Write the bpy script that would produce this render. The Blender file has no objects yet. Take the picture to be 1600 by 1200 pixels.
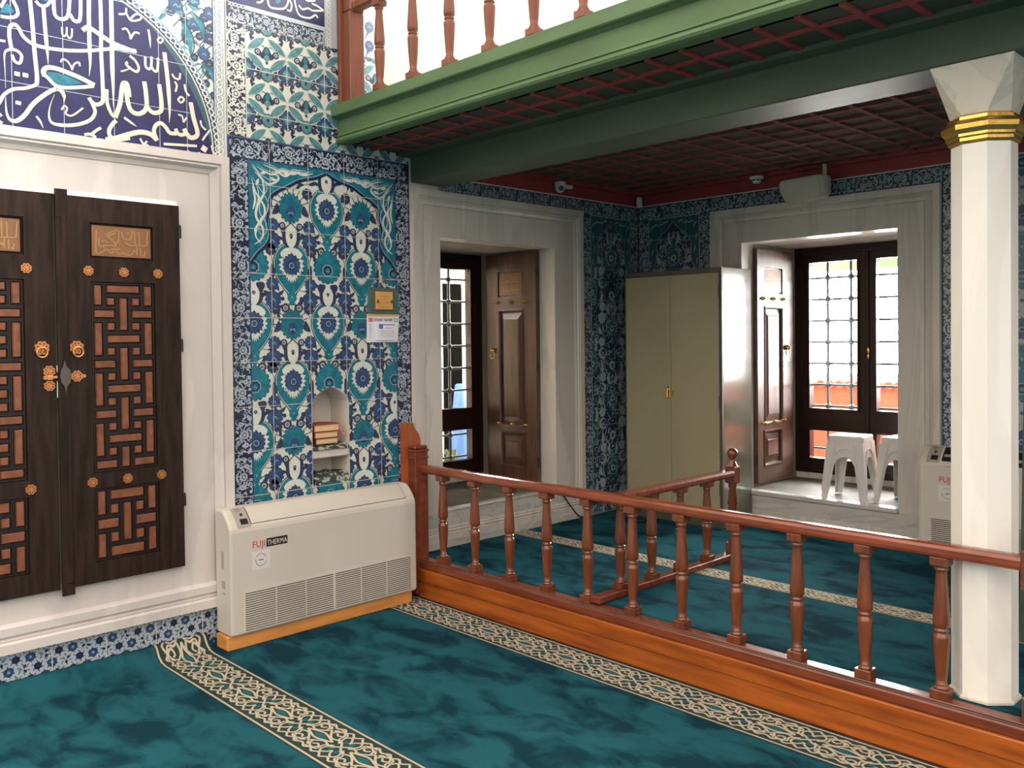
import bpy, math, random
from mathutils import Vector, Matrix
PI = math.pi
SC = bpy.context.scene
COL = SC.collection
rnd = random.Random(7)

# ------------------------------------------------------------------ materials
MATS = {}
def mat(name, color, rough=.5, metal=0., spec=.5, var=0., vscale=6., stretch=(1, 1, 1), bump=0., bscale=40., color2=None, coat=0., detail=4., lo=.35, hi=.65):
    """principled material; var / color2 mix a noise-driven second colour, bump adds fine relief"""
    if name in MATS: return MATS[name]
    m = bpy.data.materials.new(name); m.use_nodes = True
    nt = m.node_tree; b = nt.nodes['Principled BSDF']
    b.inputs['Roughness'].default_value = rough; b.inputs['Metallic'].default_value = metal
    b.inputs['Specular IOR Level'].default_value = spec
    b.inputs['Coat Weight'].default_value = coat; b.inputs['Coat Roughness'].default_value = .12
    c1 = (*color, 1)
    b.inputs['Base Color'].default_value = c1
    if var or color2 or bump:
        tc = nt.nodes.new('ShaderNodeTexCoord'); mp = nt.nodes.new('ShaderNodeMapping')
        mp.inputs['Scale'].default_value = stretch
        nt.links.new(tc.outputs['Object'], mp.inputs['Vector'])
    if var or color2:
        n = nt.nodes.new('ShaderNodeTexNoise'); n.inputs['Scale'].default_value = vscale; n.inputs['Detail'].default_value = detail
        nt.links.new(mp.outputs['Vector'], n.inputs['Vector'])
        r = nt.nodes.new('ShaderNodeValToRGB'); r.color_ramp.elements[0].position = lo; r.color_ramp.elements[1].position = hi
        r.color_ramp.elements[0].color = c1
        r.color_ramp.elements[1].color = (*(color2 or tuple(min(1, x * (1 + var)) for x in color)), 1)
        nt.links.new(n.outputs['Fac'], r.inputs['Fac']); nt.links.new(r.outputs['Color'], b.inputs['Base Color'])
    if bump:
        n2 = nt.nodes.new('ShaderNodeTexNoise'); n2.inputs['Scale'].default_value = bscale; n2.inputs['Detail'].default_value = 3
        nt.links.new(mp.outputs['Vector'], n2.inputs['Vector'])
        bp = nt.nodes.new('ShaderNodeBump'); bp.inputs['Strength'].default_value = bump; bp.inputs['Distance'].default_value = .01
        nt.links.new(n2.outputs['Fac'], bp.inputs['Height']); nt.links.new(bp.outputs['Normal'], b.inputs['Normal'])
    MATS[name] = m
    return m

def marble(name, base, vein, rough=.35, scale=(1, 1, 1), vs=2.2):
    if name in MATS: return MATS[name]
    m = bpy.data.materials.new(name); m.use_nodes = True
    nt = m.node_tree; b = nt.nodes['Principled BSDF']; b.inputs['Roughness'].default_value = rough
    tc = nt.nodes.new('ShaderNodeTexCoord'); mp = nt.nodes.new('ShaderNodeMapping'); mp.inputs['Scale'].default_value = scale
    nt.links.new(tc.outputs['Object'], mp.inputs['Vector'])
    n = nt.nodes.new('ShaderNodeTexNoise'); n.inputs['Scale'].default_value = vs; n.inputs['Detail'].default_value = 8; n.inputs['Distortion'].default_value = 1.6
    nt.links.new(mp.outputs['Vector'], n.inputs['Vector'])
    r = nt.nodes.new('ShaderNodeValToRGB'); e = r.color_ramp.elements
    e[0].position = .3; e[0].color = (*base, 1); e[1].position = .8; e[1].color = (*[x * .9 for x in base], 1)
    k = e.new(.47); k.color = (*base, 1); k = e.new(.51); k.color = (*vein, 1); k = e.new(.56); k.color = (*[x * .93 for x in base], 1)
    nt.links.new(n.outputs['Fac'], r.inputs['Fac']); nt.links.new(r.outputs['Color'], b.inputs['Base Color'])
    n2 = nt.nodes.new('ShaderNodeTexNoise'); n2.inputs['Scale'].default_value = 25; bp = nt.nodes.new('ShaderNodeBump'); bp.inputs['Strength'].default_value = .05
    nt.links.new(tc.outputs['Object'], n2.inputs['Vector']); nt.links.new(n2.outputs['Fac'], bp.inputs['Height']); nt.links.new(bp.outputs['Normal'], b.inputs['Normal'])
    MATS[name] = m
    return m

def glassmat():
    m = bpy.data.materials.new('window_glass'); m.use_nodes = True; nt = m.node_tree; nt.nodes.clear()
    o = nt.nodes.new('ShaderNodeOutputMaterial'); t = nt.nodes.new('ShaderNodeBsdfTransparent'); g = nt.nodes.new('ShaderNodeBsdfGlossy')
    g.inputs['Roughness'].default_value = .02; mx = nt.nodes.new('ShaderNodeMixShader'); f = nt.nodes.new('ShaderNodeFresnel'); f.inputs['IOR'].default_value = 1.35
    nt.links.new(f.outputs[0], mx.inputs[0]); nt.links.new(t.outputs[0], mx.inputs[1]); nt.links.new(g.outputs[0], mx.inputs[2]); nt.links.new(mx.outputs[0], o.inputs[0])
    return m

# tile glaze colours (indices used by the ornament code)
GL = dict(rough=.3, spec=.45)
TILE = [mat('tile_white', (.58, .60, .53), var=.12, vscale=9, **GL), mat('tile_navy', (.014, .022, .055), **GL),
        mat('tile_cobalt', (.022, .052, .125), var=.6, vscale=30, **GL), mat('tile_turquoise', (.008, .115, .155), var=.7, vscale=25, **GL),
        mat('tile_lightblue', (.22, .33, .40), **GL), mat('tile_grout', (.55, .53, .46), rough=.8), mat('tile_purple_navy', (.024, .031, .068), var=.5, vscale=40, **GL),
        mat('tile_deep_cobalt', (.009, .010, .060), var=.5, vscale=14, **GL), mat('tile_cream_letter', (.62, .58, .46), **GL), mat('tile_sage', (.07, .18, .19), var=.6, vscale=30, **GL),
        mat('tile_pale_blue_white', (.40, .46, .50), **GL), mat('tile_dark_slate', (.024, .042, .068), **GL), mat('tile_slate_light', (.32, .39, .39), **GL), mat('tile_slate_teal', (.028, .085, .110), **GL)]
W, N, C, T, LB, GR, P, DC, CR, SG, PW, DS, SL, ST = range(14)

MARB = marble('marble_white', (.62, .565, .52), (.55, .51, .475), scale=(1, 1, .3), vs=1.6)
MARB2 = marble('marble_grey_veined', (.60, .555, .49), (.50, .465, .42), scale=(1.4, 1.4, .22), vs=1.8)
MARBV = marble('marble_dark_veined_step', (.56, .535, .49), (.42, .405, .385), scale=(.4, 1.0, 2.6), rough=.22)
PLASTER = mat('plaster_cream', (.62, .56, .45), rough=.9, var=.1, bump=.1)
PLASTERW = mat('plaster_white', (.62, .58, .54), rough=.9, var=.1, bump=.25, bscale=12)
STONE = mat('niche_floor_stone', (.10, .09, .075), rough=.7, var=.8, vscale=5)
DARKW = mat('dark_walnut', (.015, .0082, .006), rough=.42, spec=.16, var=1.4, vscale=5, stretch=(6, 6, .7), bump=.15, bscale=30)
DARKW2 = mat('polished_dark_wood', (.070, .033, .020), rough=.36, spec=.6, var=.9, vscale=4, stretch=(5, 5, .8), bump=.08, bscale=18)
SASH = mat('sash_brown', (.022, .007, .005), rough=.3, spec=.45)
BEAD = mat('black_walnut_bead', (.012, .007, .006), rough=.4)
INLAY = mat('inlay_pearwood', (.135, .048, .024), rough=.4, spec=.4, var=.8, vscale=7, stretch=(3, 3, 3), detail=6, lo=.3, hi=.7)
CARVED = mat('carved_pearwood', (.20, .085, .032), rough=.5, var=.3)
CARVEL = mat('carved_gilt_letter', (.36, .21, .075), rough=.4)
BRASS = mat('brass_copper', (.72, .34, .12), rough=.32, metal=.85)
BRASSD = mat('brass_recess', (.30, .09, .03), rough=.5, metal=.5)
GOLD = mat('gold_leaf', (.80, .50, .13), rough=.26, metal=.9, bump=.25, bscale=22)
BRASSY = mat('yellow_brass', (.85, .56, .14), rough=.2, metal=.95)
STEEL = mat('grey_steel', (.13, .115, .105), rough=.35, metal=.8)
IRON = mat('wrought_iron', (.045, .05, .06), rough=.5, metal=.3)
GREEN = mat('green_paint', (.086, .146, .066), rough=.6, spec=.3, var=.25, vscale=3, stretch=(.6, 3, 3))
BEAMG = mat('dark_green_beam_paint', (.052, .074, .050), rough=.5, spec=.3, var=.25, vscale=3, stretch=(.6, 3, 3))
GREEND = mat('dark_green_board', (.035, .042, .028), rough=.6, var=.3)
RED = mat('red_paint', (.24, .028, .032), rough=.55, var=.2)
REDB = mat('dull_red_batten', (.17, .040, .038), rough=.6, var=.2)
RAILW = mat('railing_mahogany', (.15, .036, .015), rough=.2, spec=.5, var=.7, vscale=5, stretch=(1, 6, 6), bump=.04, bscale=20, coat=.35)
TURN = mat('turned_mahogany', (.115, .033, .012), rough=.2, spec=.5, var=.6, vscale=6, stretch=(6, 6, .8), coat=.35)
BOARD = mat('orange_pine_board', (.42, .108, .013), color2=(.17, .034, .005), rough=.32, spec=.4, vscale=2.6, stretch=(.8, 5, 9), coat=.15, detail=6, lo=.3, hi=.72)
BASEW = mat('base_rail_redwood', (.125, .030, .013), rough=.25, var=.6, vscale=4, stretch=(.8, 6, 6), coat=.2)
POSTW = mat('post_orange_wood', (.27, .070, .020), rough=.35, var=.5, vscale=5, stretch=(5, 5, .8))
CLAY = mat('gallery_post_wood', (.185, .056, .028), rough=.45, var=.25, vscale=5, stretch=(5, 5, .8))
ACCREAM = mat('ac_cream', (.555, .51, .44), rough=.4)
ACGREY = mat('ac_panel_grey', (.34, .30, .25), rough=.45)
BLACK = mat('black_plastic', (.010, .010, .010), rough=.4)
SLOT = mat('grille_dark_brown', (.035, .022, .015), rough=.8)
PINE = mat('pine_wood', (.50, .21, .05), rough=.5, var=.4, vscale=4, stretch=(6, 1, 6))
CABF = mat('cabinet_olive_paint', (.30, .27, .165), rough=.36, var=.08, vscale=2)
CABS = mat('cabinet_grey_steel', (.105, .095, .068), rough=.15, spec=.8, var=.3, vscale=3, bump=.06, bscale=6)
CABD = mat('cabinet_dark_edge', (.075, .07, .05), rough=.4)
WHITEP = mat('white_plastic', (.62, .60, .56), rough=.35)
GREYP = mat('grey_white_plastic', (.56, .55, .53), rough=.35)
SPKB = mat('speaker_cream', (.50, .47, .40), rough=.5)
CURT = mat('curtain_white', (.80, .78, .73), rough=.9)
_n = CURT.node_tree; _t = _n.nodes.new('ShaderNodeBsdfTranslucent'); _t.inputs[0].default_value = (.85, .82, .76, 1); _m = _n.nodes.new('ShaderNodeMixShader'); _m.inputs[0].default_value = .22
_n.links.new(_n.nodes['Principled BSDF'].outputs[0], _m.inputs[1]); _n.links.new(_t.outputs[0], _m.inputs[2]); _n.links.new(_m.outputs[0], _n.nodes['Material Output'].inputs[0])
PAPER = mat('paper_white', (.74, .74, .76), rough=.8)
PAPERG = mat('paper_grey_print', (.42, .42, .48), rough=.8)
INKB = mat('ink_blue', (.10, .14, .42), rough=.8)
INKK = mat('ink_black', (.05, .05, .06), rough=.8)
REDI = mat('ink_red', (.55, .03, .03), rough=.7)
TEALI = mat('ink_teal', (.03, .33, .33), rough=.7)
BOOKR = mat('book_cover_red', (.30, .016, .018), rough=.5)
PAGES = mat('book_pages', (.62, .42, .22), rough=.85, var=.2, vscale=3, stretch=(1, 1, 60))
CLOTHD = mat('patterned_cloth', (.03, .045, .05), color2=(.38, .37, .28), rough=.9, vscale=38, lo=.5, hi=.56)
PINK = mat('pink_bead', (.7, .2, .2), rough=.4)
CABLE = mat('black_cable', (.012, .012, .012), rough=.5)
PLQG = mat('plaque_green_frame', (.045, .105, .095), rough=.5, var=.4, vscale=30)
PLQW = mat('plaque_wood', (.62, .33, .09), rough=.45, var=.15, vscale=20)
PLQD = mat('plaque_dark_wood', (.16, .07, .022), rough=.5)
TERRA = mat('terracotta', (.42, .085, .045), rough=.8, var=.2, vscale=4)
TERRAP = mat('terracotta_panel', (.46, .085, .045), rough=.8, var=.15, vscale=2)
GROUND = mat('courtyard_paving', (.42, .40, .37), rough=.9, var=.2)
OUTW = mat('outside_white_wall', (.80, .74, .62), rough=.9)
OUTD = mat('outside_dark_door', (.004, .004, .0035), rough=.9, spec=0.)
BLUEC = mat('blue_plastic_sheet', (.10, .24, .66), rough=.35)
LEAFG = mat('pot_plant_leaf', (.10, .14, .05), rough=.6)
AWN = mat('awning_pale_green', (.40, .52, .34), rough=.8)
GLASS = glassmat()
def carpetmat(name, c1, c2):
    m = bpy.data.materials.new(name); m.use_nodes = True; nt = m.node_tree; b = nt.nodes['Principled BSDF']
    b.inputs['Roughness'].default_value = 1.; b.inputs['Specular IOR Level'].default_value = .03
    tc = nt.nodes.new('ShaderNodeTexCoord')
    n = nt.nodes.new('ShaderNodeTexNoise'); n.inputs['Scale'].default_value = 3.1; n.inputs['Detail'].default_value = 6; n.inputs['Roughness'].default_value = .56; n.inputs['Distortion'].default_value = .5
    mp = nt.nodes.new('ShaderNodeMapping'); mp.inputs['Scale'].default_value = (1.0, 1.7, 1); mp.inputs['Rotation'].default_value = (0, 0, .5)
    nt.links.new(tc.outputs['Object'], mp.inputs['Vector']); nt.links.new(mp.outputs['Vector'], n.inputs['Vector'])
    r = nt.nodes.new('ShaderNodeValToRGB'); e = r.color_ramp.elements; e[0].position = .40; e[0].color = (*c2, 1); e[1].position = .58; e[1].color = (*c1, 1)
    k = e.new(.47); k.color = (*[(x * .45 + y * .55) for x, y in zip(c1, c2)], 1)
    nt.links.new(n.outputs['Fac'], r.inputs['Fac']); nt.links.new(r.outputs['Color'], b.inputs['Base Color'])
    n2 = nt.nodes.new('ShaderNodeTexNoise'); n2.inputs['Scale'].default_value = 220; bp = nt.nodes.new('ShaderNodeBump'); bp.inputs['Strength'].default_value = .5; bp.inputs['Distance'].default_value = .004
    nt.links.new(tc.outputs['Object'], n2.inputs['Vector']); nt.links.new(n2.outputs['Fac'], bp.inputs['Height']); nt.links.new(bp.outputs['Normal'], b.inputs['Normal'])
    return m
CARP = carpetmat('teal_carpet', (.0155, .088, .112), (.0070, .033, .047))
CSTR = mat('carpet_stripe_ground', (.028, .045, .040), rough=.95, spec=.1)
CLIN = mat('carpet_cream_line', (.44, .39, .29), rough=.95, spec=.1)
CTEA = mat('carpet_stripe_teal', (.020, .105, .115), rough=.95, spec=.1)

# ------------------------------------------------------------------ mesh builder
OFF = {}
class MB:
    def __init__(s): s.v = []; s.f = []; s.m = []; s.sm = []
    def add(s, vs, fs, mi=0, smooth=False):
        b = len(s.v); s.v += [tuple(v) for v in vs]
        for f in fs: s.f.append(tuple(b + i for i in f)); s.m.append(mi); s.sm.append(smooth)
    def box(s, x0, y0, z0, x1, y1, z1, mi=0, bev=0.):
        if x0 > x1: x0, x1 = x1, x0
        if y0 > y1: y0, y1 = y1, y0
        if z0 > z1: z0, z1 = z1, z0
        if not bev:
            s.add([(x0, y0, z0), (x1, y0, z0), (x1, y1, z0), (x0, y1, z0), (x0, y0, z1), (x1, y0, z1), (x1, y1, z1), (x0, y1, z1)],
                  [(0, 3, 2, 1), (4, 5, 6, 7), (0, 1, 5, 4), (1, 2, 6, 5), (2, 3, 7, 6), (3, 0, 4, 7)], mi)
            return
        b = min(bev, (x1 - x0) * .45, (y1 - y0) * .45, (z1 - z0) * .45)
        vs = []; idx = {}
        for i, x in enumerate((x0, x1)):
            for j, y in enumerate((y0, y1)):
                for k, z in enumerate((z0, z1)):
                    sx, sy, sz = (1 - 2 * i) * b, (1 - 2 * j) * b, (1 - 2 * k) * b
                    for ax, p in enumerate(((x, y + sy, z + sz), (x + sx, y, z + sz), (x + sx, y + sy, z))):
                        idx[i, j, k, ax] = len(vs); vs.append(p)
        fs = []
        for i in (0, 1):
            q = [idx[i, 0, 0, 0], idx[i, 1, 0, 0], idx[i, 1, 1, 0], idx[i, 0, 1, 0]]; fs.append(q if i else q[::-1])
            q = [idx[0, i, 0, 1], idx[0, i, 1, 1], idx[1, i, 1, 1], idx[1, i, 0, 1]]; fs.append(q if i else q[::-1])
            q = [idx[0, 0, i, 2], idx[1, 0, i, 2], idx[1, 1, i, 2], idx[0, 1, i, 2]]; fs.append(q if i else q[::-1])
        for a in (0, 1):
            for c in (0, 1):
                fs.append([idx[a, c, 0, 0], idx[a, c, 0, 1], idx[a, c, 1, 1], idx[a, c, 1, 0]])
                fs.append([idx[a, 0, c, 0], idx[a, 0, c, 2], idx[a, 1, c, 2], idx[a, 1, c, 0]])
                fs.append([idx[0, a, c, 1], idx[0, a, c, 2], idx[1, a, c, 2], idx[1, a, c, 1]])
        for i in (0, 1):
            for j in (0, 1):
                for k in (0, 1): fs.append([idx[i, j, k, 0], idx[i, j, k, 1], idx[i, j, k, 2]])
        cx = Vector(((x0 + x1) / 2, (y0 + y1) / 2, (z0 + z1) / 2)); out = []
        for f in fs:
            P = [Vector(vs[t]) for t in f]; n = (P[1] - P[0]).cross(P[2] - P[0]); ce = sum(P, Vector()) / len(P)
            out.append(f if n.dot(ce - cx) > 0 else f[::-1])
        s.add(vs, out, mi)
    def prism(s, pts, axis, a, b, mi=0, smooth=False):
        """polygon pts (2D) extruded along axis (0,1,2) from a to b; pts order (y,z)/(x,z)/(x,y)"""
        def mk(p, t): return (t, p[0], p[1]) if axis == 0 else (p[0], t, p[1]) if axis == 1 else (p[0], p[1], t)
        n = len(pts); ar = sum(pts[i][0] * pts[(i + 1) % n][1] - pts[(i + 1) % n][0] * pts[i][1] for i in range(n))
        if (ar < 0) != (axis == 1): pts = pts[::-1]
        if a > b: a, b = b, a
        vs = [mk(p, a) for p in pts] + [mk(p, b) for p in pts]
        s.add(vs, [tuple(range(n))[::-1], tuple(range(n, 2 * n))], mi)
        s.add(vs, [(i, (i + 1) % n, n + (i + 1) % n, n + i) for i in range(n)], mi, smooth)
    def lathe(s, prof, cx, cy, seg=20, mi=0, smooth=True, rot=0., axis=2, c3=0.):
        """profile [(r, t)] turned about an axis through (cx, cy[, c3])"""
        vs = []
        for r, t in prof:
            for i in range(seg):
                a = rot + 2 * PI * i / seg; u, v = r * math.cos(a), r * math.sin(a)
                vs.append((cx + u, cy + v, t) if axis == 2 else (t, cx + u, cy + v) if axis == 0 else (cx + u, t, cy + v))
        fs = []
        for k in range(len(prof) - 1):
            for i in range(seg):
                j = (i + 1) % seg; q = (k * seg + i, k * seg + j, (k + 1) * seg + j, (k + 1) * seg + i)
                fs.append(q if axis != 1 else q[::-1])
        s.add(vs, fs, mi, smooth)
        b0 = tuple(range(seg)); b1 = tuple(range((len(prof) - 1) * seg, len(prof) * seg))
        s.add(vs, [b0[::-1] if axis != 1 else b0, b1 if axis != 1 else b1[::-1]], mi)
    def tube(s, pts, r, seg=8, mi=0, smooth=True):
        pts = [Vector(p) for p in pts]; n = len(pts); vs = []
        up = None
        for i, p in enumerate(pts):
            d = (pts[min(i + 1, n - 1)] - pts[max(i - 1, 0)]).normalized()
            if up is None: up = d.orthogonal().normalized()
            up = (up - d * up.dot(d)).normalized(); w = d.cross(up)
            rr = r(i / (n - 1)) if callable(r) else r
            for k in range(seg):
                a = 2 * PI * k / seg; vs.append(p + up * rr * math.cos(a) + w * rr * math.sin(a))
        fs = [(i * seg + k, i * seg + (k + 1) % seg, (i + 1) * seg + (k + 1) % seg, (i + 1) * seg + k) for i in range(n - 1) for k in range(seg)]
        s.add(vs, fs, mi, smooth); s.add(vs, [tuple(range(seg))[::-1], tuple(range((n - 1) * seg, n * seg))], mi)
    def sphere(s, c, r, seg=14, rings=8, mi=0, sq=(1, 1, 1)):
        prof = []
        vs = []; fs = []
        for i in range(1, rings):
            a = PI * i / rings
            for k in range(seg):
                b = 2 * PI * k / seg; vs.append((c[0] + r * sq[0] * math.sin(a) * math.cos(b), c[1] + r * sq[1] * math.sin(a) * math.sin(b), c[2] + r * sq[2] * math.cos(a)))
        for i in range(rings - 2):
            for k in range(seg): fs.append((i * seg + k, (i + 1) * seg + k, (i + 1) * seg + (k + 1) % seg, i * seg + (k + 1) % seg))
        t = len(vs); vs += [(c[0], c[1], c[2] + r * sq[2]), (c[0], c[1], c[2] - r * sq[2])]
        for k in range(seg):
            fs.append((t, k, (k + 1) % seg)); fs.append((t + 1, (rings - 2) * seg + (k + 1) % seg, (rings - 2) * seg + k))
        s.add(vs, fs, mi, True)
    def loft(s, loops, mi=0, smooth=False, cap=True):
        n = len(loops[0]); vs = [p for l in loops for p in l]
        fs = [(k * n + i, k * n + (i + 1) % n, (k + 1) * n + (i + 1) % n, (k + 1) * n + i) for k in range(len(loops) - 1) for i in range(n)]
        s.add(vs, fs, mi, smooth)
        if cap: s.add(vs, [tuple(range(n))[::-1], tuple(range((len(loops) - 1) * n, len(loops) * n))], mi)
    def build(s, name, mats, parent=None):
        off = Vector(OFF.get(parent, (0, 0, 0))) if parent else Vector((0, 0, 0))
        me = bpy.data.meshes.new(name)
        me.from_pydata([(v[0] - off.x, v[1] - off.y, v[2] - off.z) for v in s.v], [], s.f)
        if not isinstance(mats, (list, tuple)): mats = [mats]
        for m in mats: me.materials.append(m)
        me.polygons.foreach_set('material_index', s.m); me.polygons.foreach_set('use_smooth', s.sm)
        me.update()
        o = bpy.data.objects.new(name, me); COL.objects.link(o)
        if parent: o.parent = parent; OFF[o] = tuple(off)
        return o
def recalc(o):
    import bmesh
    bm = bmesh.new(); bm.from_mesh(o.data); bmesh.ops.recalc_face_normals(bm, faces=bm.faces); bm.to_mesh(o.data); bm.free()
    return o
def bx(name, m, parent, *b, bev=0.):
    q = MB(); q.box(*b, bev=bev); return q.build(name, m, parent)
def tag(o, label, cat, group=None, kind=None):
    if label: o['label'] = label
    if cat: o['category'] = cat
    if group: o['group'] = group
    if kind: o['kind'] = kind
    return o
def thing(name, loc, label, cat, group=None):
    o = bpy.data.objects.new(name, None); COL.objects.link(o); o.location = loc; o.empty_display_size = .1; OFF[o] = tuple(loc)
    return tag(o, label, cat, group)
def dup(root, loc, label, rz=0., group=None):
    def cp(o, par):
        c = o.copy(); COL.objects.link(c)
        if par: c.parent = par
        for ch in list(o.children): cp(ch, c)
        return c
    r = cp(root, None); r.location = loc; r.rotation_euler = (0, 0, rz); r['label'] = label
    if group: r['group'] = group
    return r
def struct(o, label=None): 
    o['kind'] = 'structure'
    if label: o['label'] = label
    return o
def text_mesh(name, body, size, M, m, parent, ext=.0006, align='LEFT', sx=1.):
    cu = bpy.data.curves.new(name, 'FONT'); cu.body = body; cu.size = size; cu.extrude = ext; cu.align_x = align; cu.resolution_u = 3
    t = bpy.data.objects.new(name, cu); COL.objects.link(t)
    dg = bpy.context.evaluated_depsgraph_get(); me = bpy.data.meshes.new_from_object(t.evaluated_get(dg)); bpy.data.objects.remove(t)
    off = Vector(OFF.get(parent, (0, 0, 0)))
    me.transform(Matrix.Translation(-off) @ M @ Matrix.Diagonal((sx, 1, 1, 1))); me.materials.clear(); me.materials.append(m); me.name = name
    o = bpy.data.objects.new(name, me); COL.objects.link(o); o.parent = parent
    return o
EXPO, HALL, SKYB, HALLTOP, HDIR, GLARE = 0.5, .40, 22.0, 1.8, (.35, -.8, .3), 34
LAMPS = []
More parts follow.
